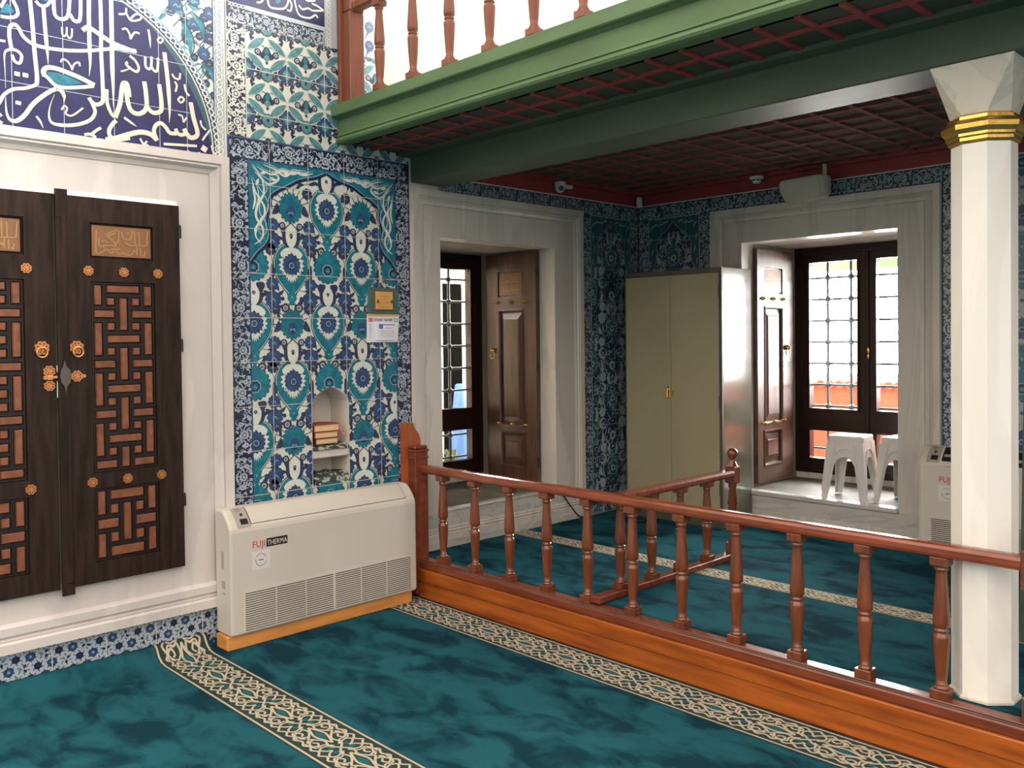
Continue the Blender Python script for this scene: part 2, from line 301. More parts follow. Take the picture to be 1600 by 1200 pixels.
CAL=[(0.0153,0,[(0.6523,3.2291),(0.6848,3.2311),(0.7124,3.2409),(0.7265,3.2595),(0.7216,3.2886),(0.7083,3.3156),(0.7034,3.3446)]),(0.014,0,[(0.6531,3.2714),(0.67,3.3057),(0.6814,3.3328)]),(0.0192,0,[(0.7787,3.3643),(0.7899,3.2199),(0.796,3.0984),(0.805,2.977),(0.8014,2.9361)]),(0.0158,0,[(0.8014,2.9361),(0.7558,2.9121),(0.7001,2.8955),(0.6613,2.864),(0.6444,2.8309),(0.6222,2.7909)]),(0.0146,0,[(0.8064,3.3408),(0.826,3.3243),(0.8548,3.3316),(0.8785,3.3656)]),(0.0182,1,[(0.8402,3.3186),(0.8465,3.2024),(0.8534,3.1109),(0.8561,3.0462)]),(0.0174,0,[(0.8878,3.3929),(0.889,3.306),(0.9061,3.282),(0.9355,3.2861),(0.9539,3.3158),(0.9617,3.4123)]),(0.0176,0,[(0.9599,3.3172),(0.9773,3.2899),(0.9952,3.2879),(1.009,3.3103),(1.013,3.4258)]),(0.0204,1,[(1.0528,3.4362),(1.0504,3.314),(1.051,3.1861),(1.0523,3.0902),(1.0462,3.028)]),(0.0193,0,[(1.1074,3.4506),(1.1088,3.296),(1.1064,3.1661),(1.1101,3.0375),(1.1112,2.9275),(1.1045,2.9036),(1.0793,2.8895),(1.0578,2.8985),(1.0428,2.9183)]),(0.0174,1,[(1.0428,2.9183),(1.0607,2.8862),(1.0711,2.8493),(1.0468,2.8067),(0.9854,2.7743),(0.9136,2.7596),(0.8669,2.7646),(0.8548,2.8001),(0.8628,2.8513),(0.8824,2.9048)]),(0.0222,1,[(1.1605,3.4645),(1.1607,3.2758),(1.1601,3.1126),(1.1627,2.9826),(1.161,2.8941)]),(0.0087,0,[(0.9229,3.2422),(0.924,3.208),(0.9339,3.2008),(0.9431,3.2155),(0.9449,3.2474)]),(0.0087,0,[(0.9431,3.2155),(0.9546,3.1961),(0.9667,3.2084),(0.9693,3.2469)]),(0.0221,0,[(1.0187,3.249),(1.0435,3.2708),(1.0679,3.2637),(1.1171,3.2397),(1.1672,3.2186),(1.2441,3.2028),(1.2834,3.2015)]),(0.0171,0,[(1.2442,3.2061),(1.1795,3.1952),(1.1159,3.1747),(1.0228,3.1479),(0.9326,3.1313),(0.845,3.1246),(0.7882,3.1304),(0.7494,3.1554),(0.728,3.193),(0.7117,3.2043),(0.6922,3.1906),(0.6877,3.1533),(0.6908,3.1177),(0.6982,3.077)]),(0.014,1,[(0.6978,3.0587),(0.7083,3.0306),(0.7302,3.0261),(0.7393,3.0616),(0.7203,3.0818),(0.6928,3.0819),(0.6707,3.068),(0.6648,3.0396),(0.6663,2.9796),(0.6673,2.8953)]),(0.02,0,[(0.706,2.9725),(0.7303,2.9713)]),(0.0202,0,[(0.742,2.9736),(0.7665,2.9724)]),(0.0176,0,[(0.7088,2.8363),(0.732,2.8331)]),(0.0116,0,[(0.6446,3.1145),(0.6706,3.1162)]),(0.0222,0,[(0.8394,2.9838),(0.8342,3.0106),(0.8547,3.0303),(0.8895,3.0331),(0.9305,3.027),(1.002,3.0097),(1.0718,2.9861)]),(0.0173,0,[(1.0674,2.9807),(0.9889,2.9594),(0.8995,2.9456),(0.8537,2.9804),(0.8395,2.99)]),(0.0201,1,[(0.9112,2.9415),(0.8699,2.9212),(0.8231,2.8815),(0.7824,2.8371),(0.7477,2.782),(0.7137,2.7489),(0.6862,2.7474),(0.6704,2.7751),(0.666,2.8287),(0.6676,2.8531)]),(0.0185,1,[(0.8935,2.9382),(0.9167,2.9237),(0.9269,2.9004),(0.9246,2.8748)]),(0.0087,0,[(0.9136,3.0676),(0.9228,3.0852),(0.9434,3.0801),(0.9608,3.0585),(0.9653,3.0404)]),(0.0088,0,[(0.9653,3.0404),(0.976,3.0711),(0.9974,3.0851),(1.0031,3.0672)]),(0.0087,0,[(0.9121,2.8348),(0.9272,2.8564),(0.9389,2.8458),(0.9324,2.8194),(0.9621,2.8149),(1.0143,2.862)]),(0.0108,1,[(0.7984,2.7844),(0.815,2.7624),(0.8287,2.7305)]),(0.0171,0,[(1.131,2.9766),(1.131,2.9116),(1.1477,2.8624),(1.1665,2.8459),(1.1862,2.8755),(1.2006,2.9569),(1.2179,3.016),(1.2311,3.0285),(1.2404,3.0038),(1.246,2.9586)]),(0.0302,1,[(1.166,3.2105),(1.2214,3.2036),(1.2886,3.1997)]),(0.0101,0,[(1.1968,3.3734),(1.2319,3.3857),(1.236,3.4152)]),(0.0102,0,[(1.2354,3.3865),(1.2595,3.3567),(1.3025,3.3707),(1.3137,3.3929),(1.2851,3.3953),(1.2561,3.363)]),(0.0101,0,[(1.2128,3.2992),(1.2339,3.3077),(1.2511,3.2831),(1.2541,3.2588)]),(0.0102,0,[(1.2541,3.2588),(1.2762,3.2976),(1.3026,3.2987)]),(0.0119,1,[(1.3487,3.3311),(1.3552,3.2854),(1.3579,3.2351)]),(0.0098,0,[(1.4107,3.3054),(1.4253,3.2941),(1.4116,3.2748),(1.397,3.2862),(1.4107,3.3054)]),(0.013,0,[(1.249,3.1718),(1.277,3.1526),(1.2942,3.1202),(1.283,3.0963),(1.2513,3.1078),(1.2305,3.1249),(1.2377,3.1372)]),(0.0072,0,[(1.2513,3.1078),(1.2193,3.0891),(1.2017,3.0827)]),(0.0133,0,[(1.3293,3.1854),(1.3305,3.1349),(1.3485,3.124),(1.3597,3.1409),(1.3629,3.1926)]),(0.0134,0,[(1.3597,3.1409),(1.3776,3.119),(1.3926,3.1294),(1.3974,3.1926)]),(0.0226,1,[(1.4315,3.2293),(1.4411,3.143),(1.4503,3.0341),(1.4543,2.9239),(1.4509,2.8604)]),(0.0231,0,[(1.1693,2.8395),(1.195,2.915),(1.2094,3.0102),(1.2237,3.025),(1.2278,2.9851),(1.2405,2.9087),(1.2647,2.8806),(1.3005,2.883),(1.3301,2.9171),(1.33,2.9897),(1.3218,3.0534)]),(0.0223,0,[(1.3316,2.9246),(1.3589,2.9002),(1.3883,2.9016),(1.4109,2.9238),(1.4084,2.9895),(1.4,3.0539)]),(0.0248,0,[(1.5719,2.9892),(1.586,2.9088),(1.6066,2.8365),(1.5998,2.809),(1.5683,2.7967),(1.5454,2.8157),(1.5319,2.8399)]),(0.0198,0,[(1.5454,2.8157),(1.5144,2.8035),(1.4954,2.8118),(1.4844,2.8324)]),(0.0209,0,[(1.4915,2.8075),(1.4536,2.8053),(1.4316,2.8315),(1.4058,2.8494),(1.3797,2.8342),(1.368,2.7994),(1.3841,2.7543)]),(0.026,0,[(1.3841,2.7565),(1.3493,2.782),(1.2987,2.7851),(1.2413,2.7654),(1.1707,2.7333),(1.1224,2.719)]),(0.0196,0,[(1.242,2.746),(1.1835,2.7306),(1.1454,2.738),(1.1384,2.7695),(1.1594,2.8088),(1.1757,2.8245)]),(0.0137,0,[(1.4187,2.741),(1.6028,2.7564)]),(0.0314,0,[(1.6304,2.7551),(1.658,2.7392)]),(0.0107,0,[(1.5182,3.011),(1.5349,2.9976),(1.5176,2.9781),(1.5026,2.9918),(1.5182,3.011)]),(0.0092,0,[(1.501,2.9096),(1.5224,2.9057),(1.5295,2.8732)]),(0.0092,0,[(1.5295,2.8732),(1.547,2.9023)]),(0.013,1,[(1.2147,2.8471),(1.2777,2.8107)]),(0.0107,0,[(1.4708,3.1231),(1.4856,3.1038),(1.5084,3.1009)]),(0.0107,0,[(1.5167,3.136),(1.5122,3.1016)]),(0.0107,0,[(1.4853,3.0852),(1.4963,3.065),(1.488,3.03)]),(0.0108,0,[(1.5387,3.0806),(1.5458,3.0445),(1.5647,3.0218)]),(0.011,0,[(1.6252,2.9001),(1.6326,2.8709),(1.6561,2.8518)]),(0.011,0,[(1.6802,2.8556),(1.6474,2.8124),(1.6351,2.7915)]),(0.0102,0,[(1.2945,2.7519),(1.312,2.7255),(1.3373,2.7219)]),(0.0102,0,[(1.3118,2.7182),(1.3304,2.7427)]),(0.0109,0,[(1.5475,2.7222),(1.5824,2.712),(1.6219,2.7212)]),(0.0111,0,[(1.6867,2.7723),(1.6942,2.7427),(1.7101,2.7257)]),(0.014,0,[(1.0178,2.7283),(1.0455,2.7357),(1.073,2.7238)]),(0.0141,0,[(1.0453,2.7293),(1.0768,2.7599),(1.0989,2.7763)]),(0.0127,0,[(0.6378,2.7696),(0.6484,2.7593)]),(0.0127,0,[(0.6371,2.7334),(0.6505,2.7265)]),(0.0101,0,[(1.977,3.636),(2.003,3.6427),(2.0296,3.6766)]),(0.0119,0,[(2.0448,3.6873),(2.0588,3.6333),(2.1042,3.6311),(2.1582,3.6481),(2.1806,3.6883),(2.1827,3.7164)]),(0.0105,0,[(2.1827,3.7164),(2.2039,3.6804),(2.197,3.6427),(2.1736,3.6417)]),(0.0107,0,[(2.2221,3.7336),(2.2291,3.6868),(2.2558,3.6309),(2.3238,3.6301),(2.3649,3.6578),(2.3827,3.6444)]),(0.0108,0,[(2.2529,3.6894),(2.2764,3.6709),(2.3168,3.6867),(2.349,3.6807),(2.4232,3.6992)]),(0.0109,0,[(2.3416,3.7225),(2.3823,3.7152),(2.4232,3.7007)]),(0.0108,0,[(2.2936,3.7382),(2.3175,3.7304),(2.3665,3.7465)])]
CALF=[(3,[(0.6526,3.2472),(0.6612,3.2734),(0.6834,3.2971),(0.7129,3.2652),(0.6852,3.2505)]),(3,[(0.8354,3.3668),(0.8408,3.3497),(0.8551,3.3503),(0.8727,3.361),(0.8759,3.3774)]),(3,[(0.8456,3.0067),(0.9009,3.0148),(0.9657,3.0025),(1.0136,2.9832),(0.9651,2.9675),(0.8997,2.9519),(0.871,2.9776)]),(3,[(2.0939,3.6933),(2.0972,3.6634),(2.1162,3.6615),(2.1318,3.6792),(2.1284,3.7023)])]
PLQ=[[(1.0546,2.2519),(1.0519,2.1958),(1.0524,2.1369),(1.0837,2.1436),(1.1023,2.1589),(1.1239,2.1412),(1.1414,2.1494)],[(1.068,2.2146),(1.0661,2.1732),(1.09,2.1747),(1.1303,2.1786)],[(1.158,2.26),(1.1142,2.2405),(1.106,2.2292),(1.1366,2.2017),(1.1478,2.1797),(1.1303,2.1774)],[(1.114,2.2286),(1.149,2.2432)],[(1.1783,2.2526),(1.1882,2.2173),(1.219,2.2158),(1.2326,2.2446),(1.2294,2.2637)],[(1.1644,2.2575),(1.1622,2.2034),(1.1479,2.1893)],[(1.195,2.2009),(1.2184,2.1844),(1.2663,2.1863),(1.3027,2.1887),(1.307,2.2196)],[(1.2437,2.2636),(1.2459,2.1898)],[(1.2653,2.2592),(1.2675,2.1876)],[(1.3114,2.264),(1.3052,2.1901)],[(1.1242,2.1579),(1.1708,2.162)],[(1.1822,2.1459),(1.2055,2.1328),(1.2294,2.1403),(1.2418,2.1604),(1.2487,2.1487)],[(1.2553,2.1795),(1.2533,2.1356)],[(1.2721,2.1757),(1.2743,2.1307)],[(1.2961,2.1589),(1.2919,2.133),(1.2847,2.1387)],[(1.0842,2.1684),(1.0955,2.1621)],[(1.2077,2.2488),(1.2124,2.2455)],[(1.1495,2.1487),(1.1703,2.138),(1.1822,2.1459)],[(1.079,2.1947),(1.0934,2.2016),(1.1075,2.1907)]]
# ------------------------------------------------------------------ painted ornament (flat glaze shapes inside one tile-panel mesh)
def crom(pts, n=6, closed=False):
    m = len(pts); out = []
    g = (lambda i: pts[i % m]) if closed else (lambda i: pts[max(0, min(m - 1, i))])
    for i in range(m if closed else m - 1):
        p0, p1, p2, p3 = g(i - 1), g(i), g(i + 1), g(i + 2)
        for k in range(n):
            t = k / n; t2 = t * t; t3 = t2 * t
            out.append(tuple(.5 * (2 * p1[a] + (p2[a] - p0[a]) * t + (2 * p0[a] - 5 * p1[a] + 4 * p2[a] - p3[a]) * t2 + (3 * p1[a] - p0[a] - 3 * p2[a] + p3[a]) * t3) for a in (0, 1)))
    if not closed: out.append(tuple(pts[-1]))
    return out
def clip_poly(P, r):
    for ax, lim, sg in ((0, r[0], 1), (0, r[2], -1), (1, r[1], 1), (1, r[3], -1)):
        if not P: return P
        o = []
        for i in range(len(P)):
            a, b = P[i - 1], P[i]; da, db = sg * (a[ax] - lim), sg * (b[ax] - lim)
            if (da >= 0) != (db >= 0):
                t = da / (da - db); o.append((a[0] + (b[0] - a[0]) * t, a[1] + (b[1] - a[1]) * t))
            if db >= 0: o.append(b)
        P = o
    return P
class Cv:
    """flat drawing on a wall/floor plane: O + u*U + v*V + layer*eps*Nn"""
    def __init__(s, O, U, V, Nn, cells, eps=.00035):
        s.O, s.U, s.V, s.Nn = Vector(O), Vector(U), Vector(V), Vector(Nn); s.cells = cells; s.eps = eps; s.T = (0, 0, 1, 1, 0); s.mb = MB(); s.k = 0
        s.flip = s.U.cross(s.V).dot(s.Nn) < 0
    def at(s, x=0, y=0, sx=1, sy=None, rot=0): s.T = (x, y, sx, sx if sy is None else sy, rot); return s
    def tr(s, p):
        x, y, sx, sy, r = s.T; a, b = p[0] * sx, p[1] * sy
        if r: c_, s_ = math.cos(r), math.sin(r); a, b = a * c_ - b * s_, a * s_ + b * c_
        return (x + a, y + b)
    def poly(s, pts, m, L, raw=False):
        P = [s.tr(p) for p in pts] if not raw else list(pts)
        s.k += 1; dl = (s.k % 43) * s.eps * .021
        xs = [p[0] for p in P]; ys = [p[1] for p in P]; bb = (min(xs), min(ys), max(xs), max(ys))
        for c in s.cells:
            if bb[2] <= c[0] or bb[0] >= c[2] or bb[3] <= c[1] or bb[1] >= c[3]: continue
            Q = P if (bb[0] >= c[0] and bb[2] <= c[2] and bb[1] >= c[1] and bb[3] <= c[3]) else clip_poly(P, c)
            R = []
            for q in Q:
                if not R or abs(q[0] - R[-1][0]) + abs(q[1] - R[-1][1]) > 1e-6: R.append(q)
            if len(R) > 2 and abs(R[0][0] - R[-1][0]) + abs(R[0][1] - R[-1][1]) < 1e-6: R.pop()
            if len(R) < 3: continue
            ar = sum(R[i - 1][0] * R[i][1] - R[i][0] * R[i - 1][1] for i in range(len(R)))
            if abs(ar) < 1e-8: continue
            if (ar < 0) != s.flip: R = R[::-1]
            s.mb.add([s.O + s.U * q[0] + s.V * q[1] + s.Nn * (L * s.eps + dl) for q in R], [tuple(range(len(R)))], m)
    def base(s, m):
        for c in s.cells: s.poly([(c[0], c[1]), (c[2], c[1]), (c[2], c[3]), (c[0], c[3])], m, 0, True)
    def rect(s, x0, y0, x1, y1, m, L): s.poly([(x0, y0), (x1, y0), (x1, y1), (x0, y1)], m, L)
    def ell(s, x, y, rx, m, L, ry=None, n=12):
        ry = ry or rx; s.poly([(x + rx * math.cos(2 * PI * i / n), y + ry * math.sin(2 * PI * i / n)) for i in range(n)], m, L)
    def flower(s, x, y, r, n, m, L, ry=None, dep=.15, rot=0.):
        k = 4; ry = ry or r; P = []
        for i in range(n * k):
            a = 2 * PI * i / (n * k) + rot; f = 1 - dep * (1 - abs(math.sin(PI * i / k)) ** .7); P.append((x + r * f * math.cos(a), y + ry * f * math.sin(a)))
        s.poly(P, m, L)
    def stroke(s, pts, w, m, L, taper=0, n=6, closed=False):
        C_ = crom([s.tr(p) for p in pts], n, closed); w = w * abs(s.T[2])
        if closed: C_.append(C_[0])
        k = len(C_); A = []; B = []
        for i in range(k):
            a, b = C_[max(0, i - 1)], C_[min(k - 1, i + 1)]; dx, dy = b[0] - a[0], b[1] - a[1]; l = math.hypot(dx, dy) or 1
            t = i / (k - 1); f = 1.
            if taper == 1: f = 1 if t < .55 else max(.12, (1 - t) / .45)
            elif taper == 2: f = max(.15, math.sin(PI * min(1, max(0, t))) ** .6)
            h = w * f / 2; A.append((C_[i][0] - dy / l * h, C_[i][1] + dx / l * h)); B.append((C_[i][0] + dy / l * h, C_[i][1] - dx / l * h))
        for i in range(k - 1): s.poly([A[i], A[i + 1], B[i + 1], B[i]], m, L, True)
    def leaf(s, a, b, w, m, L, bend=0., edge=None):
        dx, dy = b[0] - a[0], b[1] - a[1]; l = math.hypot(dx, dy) or 1; nx, ny = -dy / l, dx / l; R = []; S_ = []
        for i in range(9):
            t = i / 8; h = w / 2 * math.sin(PI * t) ** .8; o = bend * math.sin(PI * t)
            R.append((a[0] + dx * t + nx * (o + h), a[1] + dy * t + ny * (o + h))); S_.append((a[0] + dx * t + nx * (o - h), a[1] + dy * t + ny * (o - h)))
        if edge is not None:
            e, ww = edge; s.leaf((a[0] - dx / l * ww, a[1] - dy / l * ww), (b[0] + dx / l * ww, b[1] + dy / l * ww), w + 2 * ww, e, L - 1, bend)
        s.poly(R + S_[1:-1][::-1], m, L)
    def done(s, name, parent, mats=None): return s.mb.build(name, mats or TILE, parent)

TEAR = crom([(0, .125), (.058, .112), (.098, .062), (.108, .0), (.092, -.062), (.052, -.118), (.022, -.15), (0, -.158), (-.022, -.15), (-.052, -.118), (-.092, -.062), (-.108, 0), (-.098, .062), (-.058, .112)], 3, True)
def m_medallion(c, x, y, s=1., pal=(N, W, T, C, LB)):
    nv, wh, tq, co, lb = pal
    c.at(x, y, s)
    c.poly([(p[0] * 1.05, p[1] * 1.04) for p in TEAR], nv, 4); c.poly([(p[0] * 1.0, p[1] * 1.0) for p in TEAR], wh, 5); c.poly([(p[0] * .97, p[1] * .97) for p in TEAR], tq, 6)
    # jagged white inner lobe
    P = []
    q = len(TEAR)
    for i, p in enumerate(TEAR):
        f = .76 if i % 2 else .60
        if p[1] > .08: f = .80
        P.append((p[0] * f, p[1] * f * (.82 if p[1] < 0 else 1) + .004))
    c.poly(P, wh, 7)
    for a in (-.9, -.55, .55, .9, -2.2, 2.2): c.stroke([(.05 * math.sin(a), .01 - .05 * math.cos(a)), (.082 * math.sin(a), .0 - .085 * math.cos(a))], .0035, nv, 8, n=2)
    c.flower(0, .008, .057, 15, nv, 8, ry=.062); c.flower(0, .008, .053, 15, co, 9, ry=.058)
    c.poly([(-.012, .062), (0, .078), (.012, .062)], co, 9)
    c.flower(0, .004, .026, 9, nv, 10); c.flower(0, .004, .019, 9, lb, 11); c.flower(0, .004, .013, 7, co, 12)
    # tail fleuron
    c.poly([(-.034, -.150), (-.026, -.168), (-.030, -.182), (-.017, -.196), (-.012, -.216), (.012, -.216), (.017, -.196), (.030, -.182), (.026, -.168), (.034, -.150)], tq, 7)
    c.ell(0, -.172, .006, lb, 8, n=8)
    # bud above
    B_ = crom([(0, .10), (.026, .125), (.034, .165), (.022, .20), (0, .208), (-.022, .20), (-.034, .165), (-.026, .125)], 3, True)
    for k in (-1, 1):
        c.poly(crom([(k * .018, .11), (k * .044, .118), (k * .056, .15), (k * .050, .19), (k * .036, .205), (k * .034, .16)], 3, True), pal[0] if nv != N else 6, 7)
    c.poly(B_, wh, 8); c.flower(0, .172, .012, 5, nv, 9, dep=.4); c.ell(0, .172, .004, lb, 10, n=6)
def m_palmette(c, x, y, s=1., pal=(N, W, T, C, LB)):
    nv, wh, tq, co, lb = pal
    c.at(x, y, s)
    for i in range(9):
        a = PI * (i + .5) / 9 + .0; r0, r1 = .06, .108
        c.stroke([(r0 * math.cos(a + .17), r0 * math.sin(a + .17)), (r1 * math.cos(a + .17), r1 * math.sin(a + .17))], .004, nv, 4, n=2)
    c.flower(0, 0, .070, 17, nv, 6, ry=.080); c.flower(0, 0, .067, 17, tq, 7, ry=.077)
    for i in range(17):
        a = 2 * PI * i / 17; c.stroke([(.03 * math.cos(a), .03 * math.sin(a) - .01), (.058 * math.cos(a), .066 * math.sin(a))], .0025, co, 8, n=2)
    c.flower(0, -.020, .028, 9, co, 9, ry=.034); c.stroke([(-.016, -.034), (-.008, -.022), (0, -.028), (.008, -.022), (.016, -.034)], .005, lb, 10, n=3); c.ell(0, -.04, .007, nv, 10, n=8)
    for k in (-1, 1):
        c.stroke([(0, -.075), (k * .028, -.10), (k * .048, -.13)], .0045, nv, 6, n=4)
        c.poly(crom([(k * .03, -.092), (k * .046, -.105), (k * .050, -.14), (k * .030, -.175), (k * .008, -.182), (k * .030, -.155), (k * .036, -.12)], 3, True), 6 if nv == N else nv, 6)
        c.leaf((k * .075, .02), (k * .105, -.04), .034, 6 if nv == N else nv, 6, bend=-.012 * k)
    c.flower(0, -.148, .009, 5, nv, 8, dep=.4)
def m_palm2(c, x, y, s=1., pal=(N, W, T, C, LB)):
    nv, wh, tq, co, lb = pal
    c.at(x, y, s)
    P = []
    for i in range(72):
        a = 2 * PI * i / 72; f = (1 - .12 * (1 - abs(math.sin(a * 9.0)) ** .7)); r = .083 * f
        k = math.exp(-((a - PI / 2) / .45) ** 2); P.append((r * math.cos(a) * (1 - .12 * k), r * math.sin(a) * (1 + .22 * k) * .98))
    c.poly([(p[0] * 1.04, p[1] * 1.04) for p in P], nv, 6); c.poly(P, tq, 7)
    c.flower(0, -.012, .034, 8, lb, 8); c.flower(0, -.012, .027, 8, nv, 9); c.flower(0, -.014, .016, 6, tq, 10); c.stroke([(-.008, -.02), (0, -.012), (.008, -.02)], .004, lb, 11, n=2)
    for k in (-1, 1):
        c.stroke([(k * .004, .1), (k * .02, .12), (k * .047, .135)], .004, nv, 5, n=3)
        c.stroke([(k * .004, .105), (k * .012, .14), (k * .022, .165)], .004, nv, 5, n=3)
        c.poly(crom([(k * .015, -.09), (k * .05, -.085), (k * .062, -.105), (k * .04, -.135), (k * .026, -.128), (k * .018, -.11)], 3, True), 6 if nv == N else nv, 6)
        c.leaf((k * .098, .01), (k * .098, -.07), .03, 6 if nv == N else nv, 6, bend=.010 * k)
def rosette(c, x, y, r, m=C, n=11, L=6, ctr=LB): c.at(); c.flower(x, y, r * 1.07, n, N, L); c.flower(x, y, r, n, m, L + 1); c.stroke([(x - r * .3, y - r * .25), (x, y + r * .1), (x + r * .3, y - r * .25)], r * .13, ctr, L + 2, n=3)
def eye(c, x, y, r=.026): c.at(); c.flower(x, y, r, 9, P, 6); c.ell(x, y, r * .52, W, 7, n=10); c.ell(x, y, r * .34, N, 8, n=8); c.ell(x, y, r * .16, LB, 9, n=6)
def wisp(c, x, y, k, a=0., s=1., m=None):
    m = 6 if m is None else m
    c.at(x, y, s * k, s, a); c.poly(crom([(0, 0), (.028, .010), (.05, .004), (.078, .018), (.055, .024), (.03, .028), (.012, .02)], 3, True), m, 5); c.stroke([(-.03, -.012), (0, 0), (.05, .012)], .0035, N, 4, n=3)

def iznik_field(c, u0, v0, sx, sz, iu, iv, pal=None, rose=C):
    """staggered lattice of leaf medallions and palmettes: column pitch sx, row pitch sz, origin = a medallion"""
    pal = pal or (N, W, T, C, LB)
    for j in iv:
        for i in iu:
            x, y = u0 + i * sx, v0 - j * sz
            if (i + j) % 2 == 0:
                m_medallion(c, x, y, 1.07, pal)
            else:
                (m_palmette if j % 2 == 0 else m_palm2)(c, x, y, 1.17, pal)
            for k in (-1, 1):
                if (i + j) % 2 == 0:
                    rosette(c, x + k * .124, y - .200, .050, rose)
                    wisp(c, x + k * .062, y - .235, k, .9); wisp(c, x + k * .05, y + .155, k, .25)
                    eye(c, x + k * .045, y - .248, .029)
                    wisp(c, x + k * .085, y - .148, k, -.5, 1.0); wisp(c, x + k * .122, y - .135, -k, 1.5, .8); wisp(c, x + k * .115, y - .262, -k, -1.3, .9)
                    c.at(); c.stroke([(x, y - .215), (x + k * .02, y - .225), (x + k * .045, y - .248)], .004, N, 3, n=3); c.stroke([(x + k * .045, y - .248), (x + k * .09, y - .24), (x + k * .124, y - .2)], .004, N, 3, n=3)
                else:
                    rosette(c, x + k * .112, y + .094, .034, 6, 9)
                    rosette(c, x + k * .120, y - .108, .039, rose)
                    if j % 2 == 0: eye(c, x + k * .058, y - .108, .023)
                    wisp(c, x + k * .095, y + .148, -k, .7, .9); wisp(c, x + k * .06, y - .15, k, -.9, .8); c.at(); c.leaf((x + k * .1, y - .155), (x + k * .085, y - .195), .022, 6, 5); c.flower(x + k * .062, y + .152, .013, 6, 6, 5)
                    c.at(); c.stroke([(x + k * .12, y - .02), (x + k * .124, y + .03), (x + k * .11, y + .06)], .004, N, 3, n=3)

def scroll_border(c, p0, p1, w, g=(C, PW, N), per=.235, L=1, seed=3, dense=False):
    """running scroll of white rosettes and curls between p0 and p1 (axis aligned); ground already laid"""
    r = random.Random(seed); dx, dy = p1[0] - p0[0], p1[1] - p0[1]; Ln = math.hypot(dx, dy); ang = math.atan2(dy, dx); n = max(1, round(Ln / per)); pr = Ln / n; q = w / .125; gr, wh, dk = g
    S_ = lambda x, y, a=0: c.at(p0[0] + math.cos(ang) * x - math.sin(ang) * y, p0[1] + math.sin(ang) * x + math.cos(ang) * y, q, q, ang + a)
    for i in range(int(Ln * w / .0009)):
        fx, fy, fa = r.uniform(0, Ln), r.uniform(-.44, .44) * w, r.uniform(0, 6.28); c.at(p0[0] + math.cos(ang) * fx - math.sin(ang) * fy, p0[1] + math.sin(ang) * fx + math.cos(ang) * fy, q, q, fa)
        c.stroke([(-.016, -.004), (-.008, .008), (.004, .009), (.011, .001), (.006, -.006)], .0048, wh, L, 1, 2)
    for i in range(n):
        x = (i + .5) * pr; sg = 1 if i % 2 else -1; h = pr / q
        S_(x, 0)
        # large rosette, wreath crescent
        c.flower(0, .004 * sg, .027, 8, wh, L + 1); c.flower(0, .004 * sg, .017, 8, gr, L + 2); c.flower(0, .004 * sg, .011, 8, wh, L + 3)
        c.poly(crom([(-.040, sg * .030), (-.024, sg * .052), (0, sg * .058), (.024, sg * .052), (.040, sg * .030), (.022, sg * .042), (0, sg * .046), (-.022, sg * .042)], 3, True), wh, L + 1)
        # side flowers
        for k in (-1, 1):
            c.flower(k * h * .25, -.018 * sg * k, .016, 6, wh, L + 1); c.ell(k * h * .25, -.018 * sg * k, .005, dk, L + 2, n=6)
            c.flower(k * h * .42, .034 * sg, .012, 6, wh, L + 1); c.ell(k * h * .42, .034 * sg, .004, dk, L + 2, n=6)
            c.flower(k * h * .36, -.044, .011, 5, wh, L + 1)
            c.flower(k * .046, -.040 * sg, .011, 5, wh, L + 1); c.ell(k * .046, -.04 * sg, .004, dk, L + 2, n=6)
            c.stroke([(k * .030, 0), (k * .052, .012 * sg), (k * .066, .034 * sg), (k * .084, .048 * sg), (k * .098, .034 * sg), (k * .09, .022 * sg)], .0065, wh, L + 1, 1, 4)
            c.stroke([(k * .030, -.012 * sg), (k * .06, -.030 * sg), (k * .072, -.05 * sg), (k * .094, -.05 * sg), (k * .1, -.032 * sg)], .0055, wh, L + 1, 1, 4)
            c.leaf((k * .012, -.034 * sg), (k * .030, -.057 * sg), .014, wh, L + 1); c.leaf((k * .075, .006 * sg), (k * .052, .03 * sg), .013, wh, L + 1)
            c.leaf((k * .1, .006), (k * .112, -.02), .012, wh, L + 1)
            c.stroke([(k * .006, .030 * sg), (k * .030, .024 * sg), (k * .044, .040 * sg), (k * .036, .056 * sg)], .0055, wh, L + 1, 1, 3); c.stroke([(k * .09, -.012 * sg), (k * .108, .010 * sg), (k * .112, .040 * sg)], .005, wh, L + 1, 1, 3)
            c.flower(k * .070, -.004 * sg, .009, 5, wh, L + 1); c.flower(k * .020, -.050, .009, 5, wh, L + 1); c.flower(k * .108, .052 * sg, .009, 5, wh, L + 1); c.leaf((k * .052, -.058), (k * .074, -.040), .010, wh, L + 1)
    c.at()
